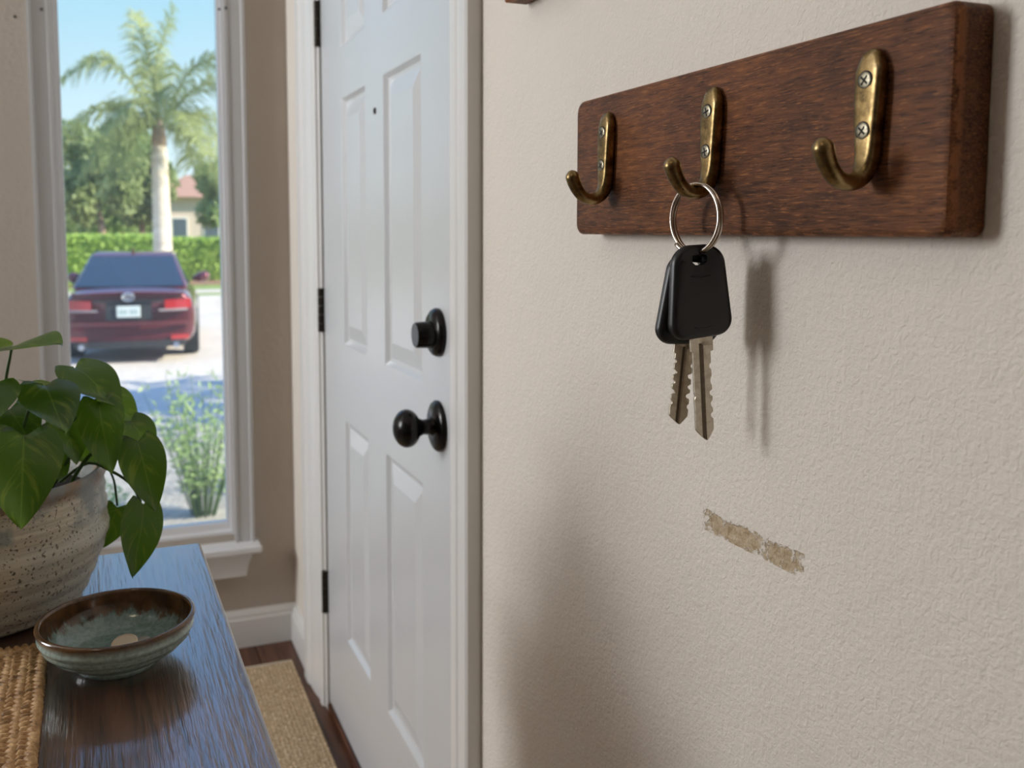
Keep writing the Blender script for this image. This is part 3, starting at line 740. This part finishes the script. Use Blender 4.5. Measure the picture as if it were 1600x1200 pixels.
LEAVES = [
    # base, tip, width, roll, facing
    ((-.561, 1.060, 1.049), (-.512, 1.010, 1.060), .070, 6, (.06, -.13, .98)),
    ((-.588, 1.030, 1.043), (-.650, 1.000, 1.074), .064, -10, (.1, -.42, .90)),
    ((-.503, 1.085, 1.022), (-.456, 1.030, .988), .054, 0, (.30, -.72, .62)),
    ((-.530, 1.035, 1.012), (-.508, .965, .980), .056, 0, (.10, -.60, .80)),
    ((-.478, 1.045, .990), (-.470, .995, .927), .048, 25, (.2, -.9, .4)),
    ((-.474, 1.090, .988), (-.438, 1.085, .955), .046, 10, (.4, -.6, .7)),
    ((-.448, 1.070, .962), (-.424, 1.060, .925), .042, 0, (.5, -.8, .4)),
    ((-.442, 1.022, .950), (-.427, .985, .884), .046, 18, (.35, -.9, .35)),
    ((-.543, .955, .978), (-.545, .905, .905), .068, 0, (.05, -.9, .5)),
    ((-.438, 1.035, .878), (-.449, 1.015, .804), .044, -8, (.2, -.95, .25)),
    ((-.464, 1.090, .862), (-.480, 1.080, .820), .036, 15, (.3, -.9, .3)),
    ((-.572, 1.010, 1.022), (-.582, .965, .985), .052, 0, (.0, -.7, .7)),
    ((-.566, 1.060, .985), (-.540, 1.020, .955), .048, 0, (.2, -.7, .6)),
    ((-.516, 1.065, .975), (-.500, 1.035, .928), .044, -12, (.3, -.8, .5)),
    ((-.505, 1.095, .945), (-.476, 1.090, .912), .040, 10, (.3, -.7, .6)),
    ((-.580, 1.060, .945), (-.600, 1.000, .915), .052, 0, (-.1, -.8, .6)),
    ((-.640, 1.05, .99), (-.680, 1.00, .95), .060, 0, (-.3, -.6, .7)),
    ((-.660, 1.09, 1.02), (-.715, 1.10, .99), .060, 0, (-.5, -.3, .8)),
    ((-.600, 1.13, 1.05), (-.590, 1.19, 1.03), .060, 0, (.1, .2, 1.0)),
    ((-.550, 1.14, 1.00), (-.515, 1.19, .97), .055, 0, (.3, .3, 1.0)),
    ((-.690, 1.03, .94), (-.735, .99, .89), .060, 0, (-.5, -.7, .5)),
    ((-.625, 1.00, .955), (-.640, .94, .90), .062, 0, (-.1, -.9, .5)),
    ((-.575, 1.09, .96), (-.545, 1.07, .935), .044, 0, (.2, -.6, .7)),
    ((-.535, 1.08, .935), (-.515, 1.06, .905), .040, 0, (.2, -.7, .6)),
]
rnd = random.Random(11)
for k, (b, tp, wd, roll, face) in enumerate(LEAVES):
    plp(leaf(b, tp, wd, roll, .16 + .1 * rnd.random(), .08 + .12 * rnd.random(), face), 'leaf', M['leaf'], smooth=True)
    if k in (9, 10): continue
    b = Vector(b); root = Vector((PX + (b.x - PX) * .55 + rnd.uniform(-.012, .012), PY + (b.y - PY) * .5 + rnd.uniform(-.01, .01), TZ + .122))
    mid = root.lerp(b, .6) + Vector(((b.x - PX) * -.08, 0, .012))
    m = MB(); m.tube(smooth_path([root, mid, b + (b - Vector(tp)).normalized() * -.001], 10), [.0022 - .0007 * i / 9 for i in range(10)], 6); plp(m, 'stem', M['stem'], smooth=True)
vine = [(-.520, 1.055, .905), (-.492, 1.045, .925), (-.470, 1.042, .916), (-.450, 1.040, .900), (-.440, 1.037, .880)]
m = MB(); m.tube(smooth_path(vine, 16), .0017, 6); plp(m, 'stem', M['stem'], smooth=True)
m = MB(); m.tube(smooth_path([(-.470, 1.042, .916), (-.466, 1.07, .895), (-.464, 1.090, .864)], 8), .0013, 6); plp(m, 'stem', M['stem'], smooth=True)

# ---------------------------------------------------------------- bowl and coins
BX, BYc = -.467, .897
outp = [(.0001, .0025), (.030, .0025), (.033, 0), (.037, 0), (.0375, .0025), (.0385, .005)]
for k in range(22):
    u = k / 21; z = .005 + u * .033
    r = .0385 + .0300 * (1 - (1 - u) ** 2.3)
    r += .0007 * math.sin(u * 25)
    outp.append((r, z))
outp += [(.0690, .0395), (.0700, .0415)]
inp = [(.0700, .0415), (.0694, .0432), (.0672, .0440), (.0652, .0432), (.0648, .0405), (.0640, .032), (.0605, .022), (.052, .0130), (.036, .0090), (.018, .008), (.0001, .0076)]
bowl = tag(empty('ceramic_bowl', (BX, BYc, TZ)), 'small teal glazed ceramic bowl with brown rim on table', 'bowl')
m = MB(); m.lathe(outp, 72); m.obj('bowl_body', M['bowl_out'], bowl, True)
m = MB(); m.lathe(inp, 72); m.obj('bowl_interior', M['bowl_in'], bowl, True)
for k, (dx, dy_, dz_, tx, tyy, r, colr, lab) in enumerate((
        (.006, .008, .0125, 16, -8, .0120, (.70, .58, .44), 'pale worn coin lying inside the bowl, topmost of the coins'),
        (-.014, -.002, .0095, -5, 10, .0105, (.10, .06, .035), 'dark brown copper coin at the left inside the bowl'),
        (.020, .001, .0118, 10, -16, .0100, (.36, .34, .31), 'small silver coin at the right inside the bowl'))):
    m = MB(); m.lathe([(.0001, 0), (r * .96, 0), (r, .0002), (r, .0013), (r * .96, .0015), (r * .88, .0015), (r * .86, .0012), (.0001, .0012)], 28)
    mt = plain('coin_metal', colr, .4, .6)
    tag(m.obj('coin', mt, None, True, 35, loc=(BX + dx, BYc + dy_, TZ + dz_ + k * .0003), rot=(R(tx), R(tyy), 0)), lab, 'coin', 'coins in the bowl')

# ---------------------------------------------------------------- placemat
pm = tag(empty('placemat', (-.530, .940, TZ), R(1.3)), 'braided seagrass placemat lying in front of the plant pot', 'placemat')
def braid(L, rs=random.Random(2), pitch=.022, amp=.0060, rad=.0034):
    m = MB(); n = int(L / .0024)
    for s_ in range(3):
        pts = []; rads = []
        for i in range(n + 1):
            y = L * i / n; a = 2 * math.pi * (y / pitch + s_ / 3)
            pts.append((amp * math.sin(a) + rs.uniform(-.0003, .0003), -y, .0068 + .0026 * math.sin(2 * a) + rs.uniform(-.0003, .0003)))
            rads.append(rad * (.82 + .3 * rs.random()))
        m.tube(pts, rads, 6)
    return m
br = braid(.30); bme = br.mesh('braid', True); bme.materials.append(M['seagrass'])
br2 = braid(.30, random.Random(5)); bme2 = br2.mesh('braid', True); bme2.materials.append(M['seagrass'])
for k in range(29):
    link_mesh('braid', bme if k % 2 else bme2, None, pm, (-.007 - k * .0136, -.010 + .004 * math.sin(k * 2.1) if k else -.001, 0))
bb = braid(.40, random.Random(9)).mesh('border_braid', True); bb.materials.append(M['seagrass'])
link_mesh('border_braid', bb, None, pm, (-.004, -.006, 0), (0, 0, R(-90)))
link_mesh('border_braid', bb, None, pm, (-.004, -.316, 0), (0, 0, R(-90)))

# ---------------------------------------------------------------- rug
rg = tag(empty('jute_rug', (-.04, 2.445, 0)), 'tan woven jute rug on the wood floor along the door', 'rug')
m = MB(); m.box(-1.05, -.006, -2.60, -.012, .001, .010); m.obj('rug_field', M['jute'], rg, bevel=.003)
m = MB(); m.box(-1.05, 0, -.014, 0, .001, .011); m.obj('binding', M['jute_edge'], rg, bevel=.004)
m = MB(); m.box(-.008, 0, -2.60, -.013, .001, .011); m.obj('binding', M['jute'], rg, bevel=.003)

# ---------------------------------------------------------------- ceiling lamp (out of view, warm fill)
lm = tag(empty('ceiling_lamp', (-1.30, -.10, CZ)), 'round frosted ceiling lamp above the entry', 'lamp')
m = MB(); m.lathe([(.17, 0), (.17, -.02), (.16, -.025), (.0001, -.025)], 32); m.obj('lamp_base', M['black'], lm, True, 40)
tl_ = NT('lamp_dome_glow'); tl_.set(Base_Color=(.9, .85, .75), Emission_Color=(1.0, .80, .56), Emission_Strength=7.0)
m = MB(); m.lathe([(.155, -.025), (.15, -.05), (.12, -.08), (.06, -.098), (.0001, -.102)], 32); m.obj('lamp_dome', tl_.m, lm, True)

# ================================================================== OUTDOORS
GZ = -.60
def sheet(name, x0, x1, y0, y1, dz, mat, label=None, cat=None):
    m = MB(); m.box(x0, x1, y0, y1, GZ - .2, GZ + dz)
    return tag(m.obj(name, mat), kind='structure')
sheet('lawn', -60, 60, 2.74, 120, 0, M['lawn'])
sheet('garden_bed', -6, 5, 2.74, 8.6, .012, M['gravel'])
sheet('driveway', -9, 6, 8.6, 26, .014, M['drive'])
sheet('grass_strip', -60, 60, 29, 31, .016, M['lawn'])
sheet('sidewalk', -60, 60, 27.2, 28.6, .02, M['drive'])
sheet('mulch_bed', -60, 60, 31.2, 44, .03, M['mulch'])
sheet('grass_patch', 1.4, 6, 16.4, 17.6, .03, M['lawn'])

def leaf_cloud(m, rs, blobs, n, size, up=.3):
    tot = sum(b[3] * b[4] * b[5] for b in blobs)
    for (cx, cy, cz, rx, ry, rz) in blobs:
        for _ in range(max(8, int(n * rx * ry * rz / tot))):
            d = Vector((rs.gauss(0, 1), rs.gauss(0, 1), rs.gauss(0, 1))).normalized() * (rs.random() ** .33)
            p = Vector((cx + d.x * rx, cy + d.y * ry, cz + d.z * rz))
            nrm = Vector((rs.gauss(0, 1), rs.gauss(0, 1), rs.gauss(0, 1) + up)).normalized()
            u = nrm.orthogonal().normalized(); u = Matrix.Rotation(rs.random() * 6.28, 3, nrm) @ u; w_ = nrm.cross(u)
            s_ = size * rs.uniform(.6, 1.3); b = len(m.v)
            m.v += [p - u * s_, p + w_ * s_ * .5, p + u * s_, p - w_ * s_ * .5]; m.face((b, b + 1, b + 2, b + 3))
def blobs_for(rs, cx, cy, cz, rx, rz, n):
    out = []
    for _ in range(n):
        a = rs.random() * 6.28; q = rs.random() ** .6; h = rs.uniform(-.75, .8)
        s_ = math.sqrt(max(.05, 1 - h * h))
        out.append((cx + math.cos(a) * q * rx * s_ * .8, cy + math.sin(a) * q * rx * s_ * .8, cz + h * rz * .8, rx * rs.uniform(.28, .45), rx * rs.uniform(.28, .45), rz * rs.uniform(.25, .4)))
    return out
def tree(name, x_, y_, z_trunk, cz, rx, rz, fol, n, size, seed, label, tr_=.16):
    rs = random.Random(seed); t_ = tag(empty(name, (x_, y_, GZ)), label, 'tree', 'trees beyond the hedge')
    m = MB(); pts = [(0, 0, -.05), (rs.uniform(-.1, .1), 0, z_trunk * .5), (rs.uniform(-.2, .2), 0, z_trunk), (rs.uniform(-.3, .3), 0, cz)]
    m.tube(smooth_path(pts, 10), [tr_ * (1.25 - .08 * i) for i in range(10)], 8); m.obj('trunk', M['bark'], t_, True)
    m = MB(); leaf_cloud(m, rs, blobs_for(rs, 0, 0, cz, rx, rz, 26), n, size); m.obj('crown', fol, t_)
    return t_
tree('shade_tree', -3.6, 42, 1.6, 4.3, 2.6, 3.0, M['fol_tree'], 9000, .17, 1, 'dark leafy tree at the left edge of the window view')
tree('shade_tree', -1.0, 38.2, 2.0, 4.0, 1.7, 2.4, M['fol_tree'], 8000, .15, 2, 'grey green tree left of the palm behind the hedge')
tree('shade_tree', .0, 48, 1.5, 4.0, 2.3, 3.0, M['fol_light'], 8000, .18, 3, 'pale green tree farther back left of the palm')
tree('shade_tree', .90, 42, 1.7, 3.5, 1.2, 2.0, M['fol_tree'], 5000, .15, 4, 'small tree directly behind the palm trunk')
tree('shade_tree', 3.75, 38.0, 1.7, 3.2, 1.15, 1.75, M['fol_light'], 6000, .13, 5, 'light green tree right of the palm before the house', .13)
tree('shade_tree', -8.2, 46, 2.2, 4.6, 3.2, 3.4, M['fol_tree'], 5000, .2, 6, 'broad tree far left beyond the window edge')
tree('shade_tree', 5.9, 7.0, 3.0, 5.0, 2.6, 1.5, M['fol_tree'], 1500, .14, 8, 'spreading tree beside the driveway shading the parked car')
# hedge
def hedge(name, x0, x1, y0, y1, h, seed, label, n=9000):
    rs = random.Random(seed); m = MB()
    for _ in range(n):
        f = rs.random(); x_ = rs.uniform(x0, x1)
        if f < .5: p = Vector((x_, y0 + rs.uniform(-.06, .12), rs.uniform(0, h)))
        else: p = Vector((x_, rs.uniform(y0, y1), h + rs.uniform(-.12, .07)))
        nrm = Vector((rs.gauss(0, 1), rs.gauss(0, 1) - .4, rs.gauss(0, 1) + .5)).normalized()
        u = nrm.orthogonal().normalized(); w_ = nrm.cross(u); s_ = rs.uniform(.05, .10) * (2.6 if h > 3 else 1); b = len(m.v)
        p.z += GZ
        m.v += [p - u * s_, p + w_ * s_ * .6, p + u * s_, p - w_ * s_ * .6]; m.face((b, b + 1, b + 2, b + 3))
    m.box(x0 + .02, x1 - .02, y0 + .08, y1 - .05, GZ, GZ + h - .1)
    return tag(m.obj(name, M['fol_tree'] if h > 3 else M['fol_hedge']), label, 'hedge')
hedge('clipped_hedge', -8, 1.15, 31.6, 33.0, 1.56, 3, 'long clipped bright green hedge behind the car', 14000)
hedge('clipped_hedge', 1.45, 9, 33.5, 35.0, 1.45, 4, 'looser green hedge right of the palm trunk', 11000)

hedge('tall_hedge', -24, 14, 62, 64, 3.3, 7, 'tall dark green hedge far behind the trees', 9000)

# far house
hs = tag(empty('neighbour_house', (5.2, 54, GZ)), 'pale pink stucco house behind the trees right of the palm', 'house')
m = MB(); m.box(-3.4, 4, 0, 7, 0, 3.6); m.obj('house_wall', M['stucco'], hs)
m = MB(); m.loft([[(-3.9, -.5, 3.6), (4.5, -.5, 3.6), (4.5, 7.5, 3.6), (-3.9, 7.5, 3.6)], [(-1.5, 3.2, 5.0), (2.1, 3.2, 5.0), (2.1, 3.8, 5.0), (-1.5, 3.8, 5.0)]]); m.obj('roof', M['roof'], hs)
for x_ in (-2.6, -.9, 1.0):
    m = MB(); m.box(x_, x_ + .9, -.06, .02, 1.1, 2.5); wf_ = m.obj('window', M['ceil'], hs)
    m = MB(); m.box(x_ + .08, x_ + .82, -.08, -.05, 1.18, 2.42); m.obj('pane', M['dkglass'], wf_)

# palm
pa = tag(empty('palm_tree', (.66, 23.4, GZ)), 'tall palm with smooth pale trunk and arching feathery fronds', 'palm')
m = MB(); pts = [(0, 0, -.05), (.0, 0, 1.2), (-.01, 0, 2.4), (-.02, 0, 3.55), (-.02, 0, 4.0)]
m.tube(smooth_path(pts, 16), [.27, .25, .235, .225, .22, .215, .21, .205, .20, .195, .19, .185, .175, .165, .15, .13], 14); m.obj('trunk', M['palm_trunk'], pa, True)
m = MB(); m.tube(smooth_path([(-.02, 0, 3.75), (-.02, 0, 4.1), (-.02, 0, 4.45)], 8), [.17, .18, .175, .165, .15, .125, .10, .06], 12); m.obj('crownshaft', M['bark'], pa, True)
FR = [
    [(.02, .1, 4.26), (-.02, .20, 5.62), (.39, .1, 7.05)],
    [(0, .1, 4.4), (-.18, .4, 5.85), (-.42, .7, 6.95)],
    [(-.02, .1, 4.4), (-.8, .2, 5.5), (-1.35, .2, 5.71), (-2.05, .1, 5.25)],
    [(-.08, .1, 4.3), (-1.1, .0, 4.6), (-2.15, -.3, 4.0)],
    [(.10, .05, 4.4), (.75, -.1, 5.55), (1.6, -.3, 5.95)],
    [(.12, .05, 4.33), (.85, -.5, 5.1), (1.85, -1.0, 5.3)],
    [(-.09, .1, 4.2), (-.8, -.2, 4.03), (-1.35, -.4, 2.6)],
    [(.16, 0, 4.2), (.6, .3, 4.2), (.8, .3, 3.15)],
    [(.16, 0, 4.25), (1.05, .3, 4.53), (1.45, .2, 3.4)],
    [(-.09, .1, 4.25), (-.6, -.6, 4.72), (-1.2, -1.0, 3.9)],
    [(.05, -.1, 4.2), (.45, -.7, 4.5), (.95, -1.3, 3.5)],
    [(-.09, .1, 4.2), (-.9, .4, 4.3), (-1.75, .5, 3.1)],
    [(-.06, 0, 4.2), (-.45, -.3, 4.3), (-.85, -.5, 3.0)],
    [(.10, .1, 4.2), (.9, .6, 4.0), (1.5, .8, 2.9)],
]
rs = random.Random(21)
for path in FR:
    N = 44; P = smooth_path(path, N); m = MB()
    m.tube(P, [.032 - .026 * i / (N - 1) for i in range(N)], 5)
    Ltot = sum((P[i + 1] - P[i]).length for i in range(N - 1))
    for i in range(4, N):
        T = (P[min(i + 1, N - 1)] - P[i - 1]).normalized()
        S = T.cross(Vector((0, 0, 1)));  S = S.normalized() if S.length > .15 else Vector((1, 0, 0))
        U = S.cross(T).normalized(); t_ = i / (N - 1)
        ln = .80 * math.sin(math.pi * (.12 + .80 * t_)) ** .7
        for sd in (-1, 1):
            for rep in range(2):
                lift = rs.uniform(-.35, .45)
                d = (S * sd * rs.uniform(.75, 1) + T * rs.uniform(.35, .7) + U * lift).normalized()
                l_ = ln * rs.uniform(.8, 1.1); p0 = P[i] - T * (.5 * rep * Ltot / N)
                p1 = p0 + d * l_ * .55; p2 = p0 + d * l_ + Vector((0, 0, -.42 * l_))
                wv = T * .015; b = len(m.v)
                m.v += [p0 - wv, p0 + wv, p1 + wv * 1.1, p1 - wv * 1.1, p2]
                m.face((b, b + 1, b + 2, b + 3)); m.face((b + 3, b + 2, b + 4))
    m.obj('frond', M['fol_palm'], pa)

# shrubs outside the window
def shrub(x_, y_, h, rad, n, seed, label):
    rs = random.Random(seed); t_ = tag(empty('garden_shrub', (x_, y_, GZ)), label, 'shrub', 'shrubs outside the window')
    st = MB(); fo = MB()
    for k in range(n):
        a = rs.random() * 6.28; rr_ = rad * rs.random() ** .5; hh_ = h * rs.uniform(.55, 1.02)
        tip = Vector((math.cos(a) * rr_, math.sin(a) * rr_, hh_)); b0 = Vector((math.cos(a) * rr_ * .18, math.sin(a) * rr_ * .18, -.02))
        P = smooth_path([b0, b0.lerp(tip, .5) + Vector((0, 0, .04)), tip], 12); st.tube(P, [.006 - .0004 * i for i in range(12)], 4)
        for i in range(3, 12):
            for q in range(3):
                d = Vector((rs.gauss(0, 1), rs.gauss(0, 1), rs.gauss(.5, .8))).normalized(); s_ = rs.uniform(.018, .034); w_ = d.orthogonal().normalized()
                w_ = Matrix.Rotation(rs.random() * 6.28, 3, d) @ w_
                p = P[i] + Vector((rs.gauss(0, .018), rs.gauss(0, .018), rs.gauss(0, .018))); b = len(fo.v)
                fo.v += [p, p + d * s_ + w_ * s_ * .32, p + d * s_ * 2, p + d * s_ - w_ * s_ * .32]; fo.face((b, b + 1, b + 2, b + 3))
    st.obj('stems', M['stem'], t_, True); fo.obj('foliage', M['fol_bush'], t_)
shrub(.02, 5.85, .86, .34, 40, 1, 'bright green shrub at the lower right of the window')
shrub(.80, 6.3, .70, .34, 30, 2, 'leafy shrub half hidden by the right window frame')
shrub(-.86, 5.3, 1.02, .20, 20, 3, 'upright green shrub before the left side of the car')
shrub(-.50, 4.9, .62, .30, 26, 4, 'low shrub hidden behind the pothos leaves')

# ---------------------------------------------------------------- car
CARSX = .95
car = tag(empty('sedan_car', (-.29, 12.98, GZ + .014), R(-4.7)), 'dark maroon sedan parked on the driveway, seen from behind', 'car')
car.scale = (CARSX, 1, 1)
# local: rear at y=0, forward +y
def sect(s_, w_, zb, zt):
    half = [(0, zb), (w_ * .70, zb), (w_ * .93, zb + .06), (w_ * .985, zb + .20), (w_, .58), (w_ * .985, .72), (w_ * .95, min(.82, zt - .08)), (w_ * .86, zt - .035), (w_ * .70, zt), (0, zt + .015)]
    return [(x_, s_, z_) for x_, z_ in half] + [(-x_, s_, z_) for x_, z_ in reversed(half[1:-1])]
def rear_sect(s_, w_, zb, zt):   # rear fascia leans: offset s by height
    return [(x_, s_ + .10 * max(0, z_ - .62) + .06 * max(0, .5 - z_) + .16 * (abs(x_) / .9) ** 3, z_) for x_, y_, z_ in sect(s_, w_, zb, zt)]
m = MB()
m.loft([rear_sect(0, .80, .30, .90), rear_sect(.02, .86, .24, .945), sect(.22, .895, .20, .965), sect(.6, .915, .19, .985), sect(1.4, .92, .19, .97), sect(2.6, .92, .19, .95), sect(3.5, .91, .20, .92), sect(4.25, .87, .22, .84), sect(4.7, .78, .26, .70), sect(4.82, .60, .32, .58)])
bd = m.obj('body', M['carpaint'], car, True, 60)
md = bd.modifiers.new('sub', 'SUBSURF'); md.levels = 2; md.render_levels = 2
# greenhouse
def cab(s0, s1, s2, s3, wb, wt, zb, zt, grow=0):
    return [(-wb, s0, zb), (wb, s0, zb), (wb * .98, s3, zb), (-wb * .98, s3, zb)], [(-wt, s1, zt), (wt, s1, zt), (wt, s2, zt), (-wt, s2, zt)]
m = MB(); a, b = cab(.52, 1.22, 2.35, 3.35, .80, .60, .95, 1.40); m.loft([a, b, [(x_ * .86, y_ + (.12 if y_ < 2 else -.12), 1.445) for x_, y_, z_ in b]])
ch = m.obj('roof', M['carpaint'], car, True, 50, bevel=.05, bseg=3)
m = MB()
def quad_slab(m, q, n, th):
    n = Vector(n).normalized() * th; q = [Vector(p) for p in q]; m.loft([q, [p + n for p in q]])
quad_slab(m, [(-.735, .56, .985), (.735, .56, .985), (.575, 1.19, 1.385), (-.575, 1.19, 1.385)], (0, -.45, .75), .012); m.obj('rear_window', M['carglass'], car)
for sd in (-1, 1):
    m = MB(); quad_slab(m, [(sd * .795, .85, .98), (sd * .785, 3.05, .98), (sd * .612, 2.32, 1.365), (sd * .612, 1.33, 1.365)], (sd, 0, .35), .012); m.obj('side_window', M['carglass'], car)
m = MB(); quad_slab(m, [(-.73, 3.28, .985), (.73, 3.28, .985), (.575, 2.38, 1.385), (-.575, 2.38, 1.385)], (0, .45, .75), .012); m.obj('windshield', M['carglass'], car)
# trunk lip, lamps, plate, bumper
def rear_s(x_, z_): return .10 * max(0, z_ - .62) + .06 * max(0, .5 - z_) + .16 * (abs(x_) / .9) ** 3
def rear_patch(m, xs, zf, proud, th=.03):
    """strip over the rear fascia: xs list, zf(x)->(z0,z1)"""
    outer = []; inner = []
    rings = []
    for x_ in xs:
        z0, z1 = zf(x_)
        rings.append([(x_, rear_s(x_, z0) - proud, z0), (x_, rear_s(x_, z1) - proud, z1), (x_, rear_s(x_, z1) - proud + th, z1), (x_, rear_s(x_, z0) - proud + th, z0)])
    m.loft(rings)
def lin(a, b, n): return [a + (b - a) * i / (n - 1) for i in range(n)]
m = MB(); rear_patch(m, lin(-.74, .74, 19), lambda x_: (.925 - .02 * abs(x_), .955 - .035 * abs(x_)), .035, .10); m.obj('trunk_lip', M['carpaint'], car, True, 40)
for sd in (-1, 1):
    m = MB(); rear_patch(m, lin(sd * .48, sd * .83, 10), lambda x_: (.705 + .05 * (abs(x_) - .5), .835 + .03 * (abs(x_) - .5)), .022); tl1 = m.obj('tail_lamp', M['lampred'], car, True, 40)
    m = MB(); rear_patch(m, lin(sd * .40, sd * .78, 8), lambda x_: (.690, .718), .027); m.obj('reversing_lens', M['lampclear'], tl1, True, 40)
    m = MB(); rear_patch(m, lin(sd * .55, sd * .79, 8), lambda x_: (.305, .365), .018); m.obj('reflector', M['lampred'], car, True, 40)
    m = MB(); m.tube([(sd * .62, -.02, .235), (sd * .62, .12, .235)], .042, 12); m.obj('exhaust', M['chrome'], car, True, 40)
    m = MB(); m.tube(smooth_path([(sd * .84, 2.72, .98), (sd * .95, 2.70, 1.0), (sd * 1.04, 2.70, 1.02), (sd * 1.12, 2.72, 1.01)], 8), [.03, .05, .075, .085, .088, .085, .07, .03], 10); m.obj('mirror', M['carpaint'], car, True)
m = MB(); rear_patch(m, lin(-.46, .46, 12), lambda x_: (.815, .84), .03); m.obj('trim_bar', M['carblack'], car, True, 40)
m = MB(); rear_patch(m, lin(-.74, .74, 18), lambda x_: (.21, .30), .016); m.obj('bumper_valance', M['carblack'], car, True, 40)
m = MB(); rear_patch(m, lin(-.80, .80, 18), lambda x_: (.50, .56), .030); m.obj('bumper_crease', M['carpaint'], car, True, 30)
m = MB(); rear_patch(m, lin(-.30, .30, 5), lambda x_: (.575, .80), .006); m.obj('plate_recess', M['carblack'], car)
m = MB(); m.box(-.155, .155, -.022, -.006, .615, .765); plt = m.obj('number_plate', M['plate'], car, bevel=.008)
for k in range(7):
    if k == 3: continue
    m = MB(); m.box(-.115 + k * .034, -.115 + k * .034 + .02, -.0235, -.0215, .66, .715); m.obj('plate_character', M['platetext'], plt)
m = MB()
def ell(rx_, rz_, cz_): return [(rx_ * math.cos(2 * math.pi * i / 40), -.012, cz_ + rz_ * math.sin(2 * math.pi * i / 40)) for i in range(41)]
m.tube(ell(.078, .052, .885), .010, 6); m.tube(ell(.030, .050, .885), .007, 6); m.tube(ell(.056, .019, .905), .007, 6); m.obj('emblem', M['chrome'], car, True, loc=(0, .0, 0))
m = MB(); m.loft([[(-.02, 1.28, 1.43), (.02, 1.28, 1.43), (.02, 1.46, 1.43), (-.02, 1.46, 1.43)], [(-.006, 1.28, 1.51), (.006, 1.28, 1.51), (.006, 1.34, 1.51), (-.006, 1.34, 1.51)]]); m.obj('antenna_fin', M['carpaint'], car)
for sx in (-1, 1):
    for s_ in (.98, 3.72):
        m = MB(); m.lathe([(.18, -.11), (.30, -.115), (.335, -.09), (.34, 0), (.335, .09), (.30, .115), (.18, .11)], 28)
        wo = m.obj('wheel', M['tire'], car, True, 40, loc=(sx * .815, s_, .34), rot=(0, R(90), 0))
        m = MB(); m.lathe([(.0001, .07), (.05, .085), (.18, .075), (.2, .10), (.205, .10), (.205, -.08), (.0001, -.08)], 20)
        m.obj('rim', M['alloy'], wo, True, 40, rot=(0, 0 if sx > 0 else R(180), 0))
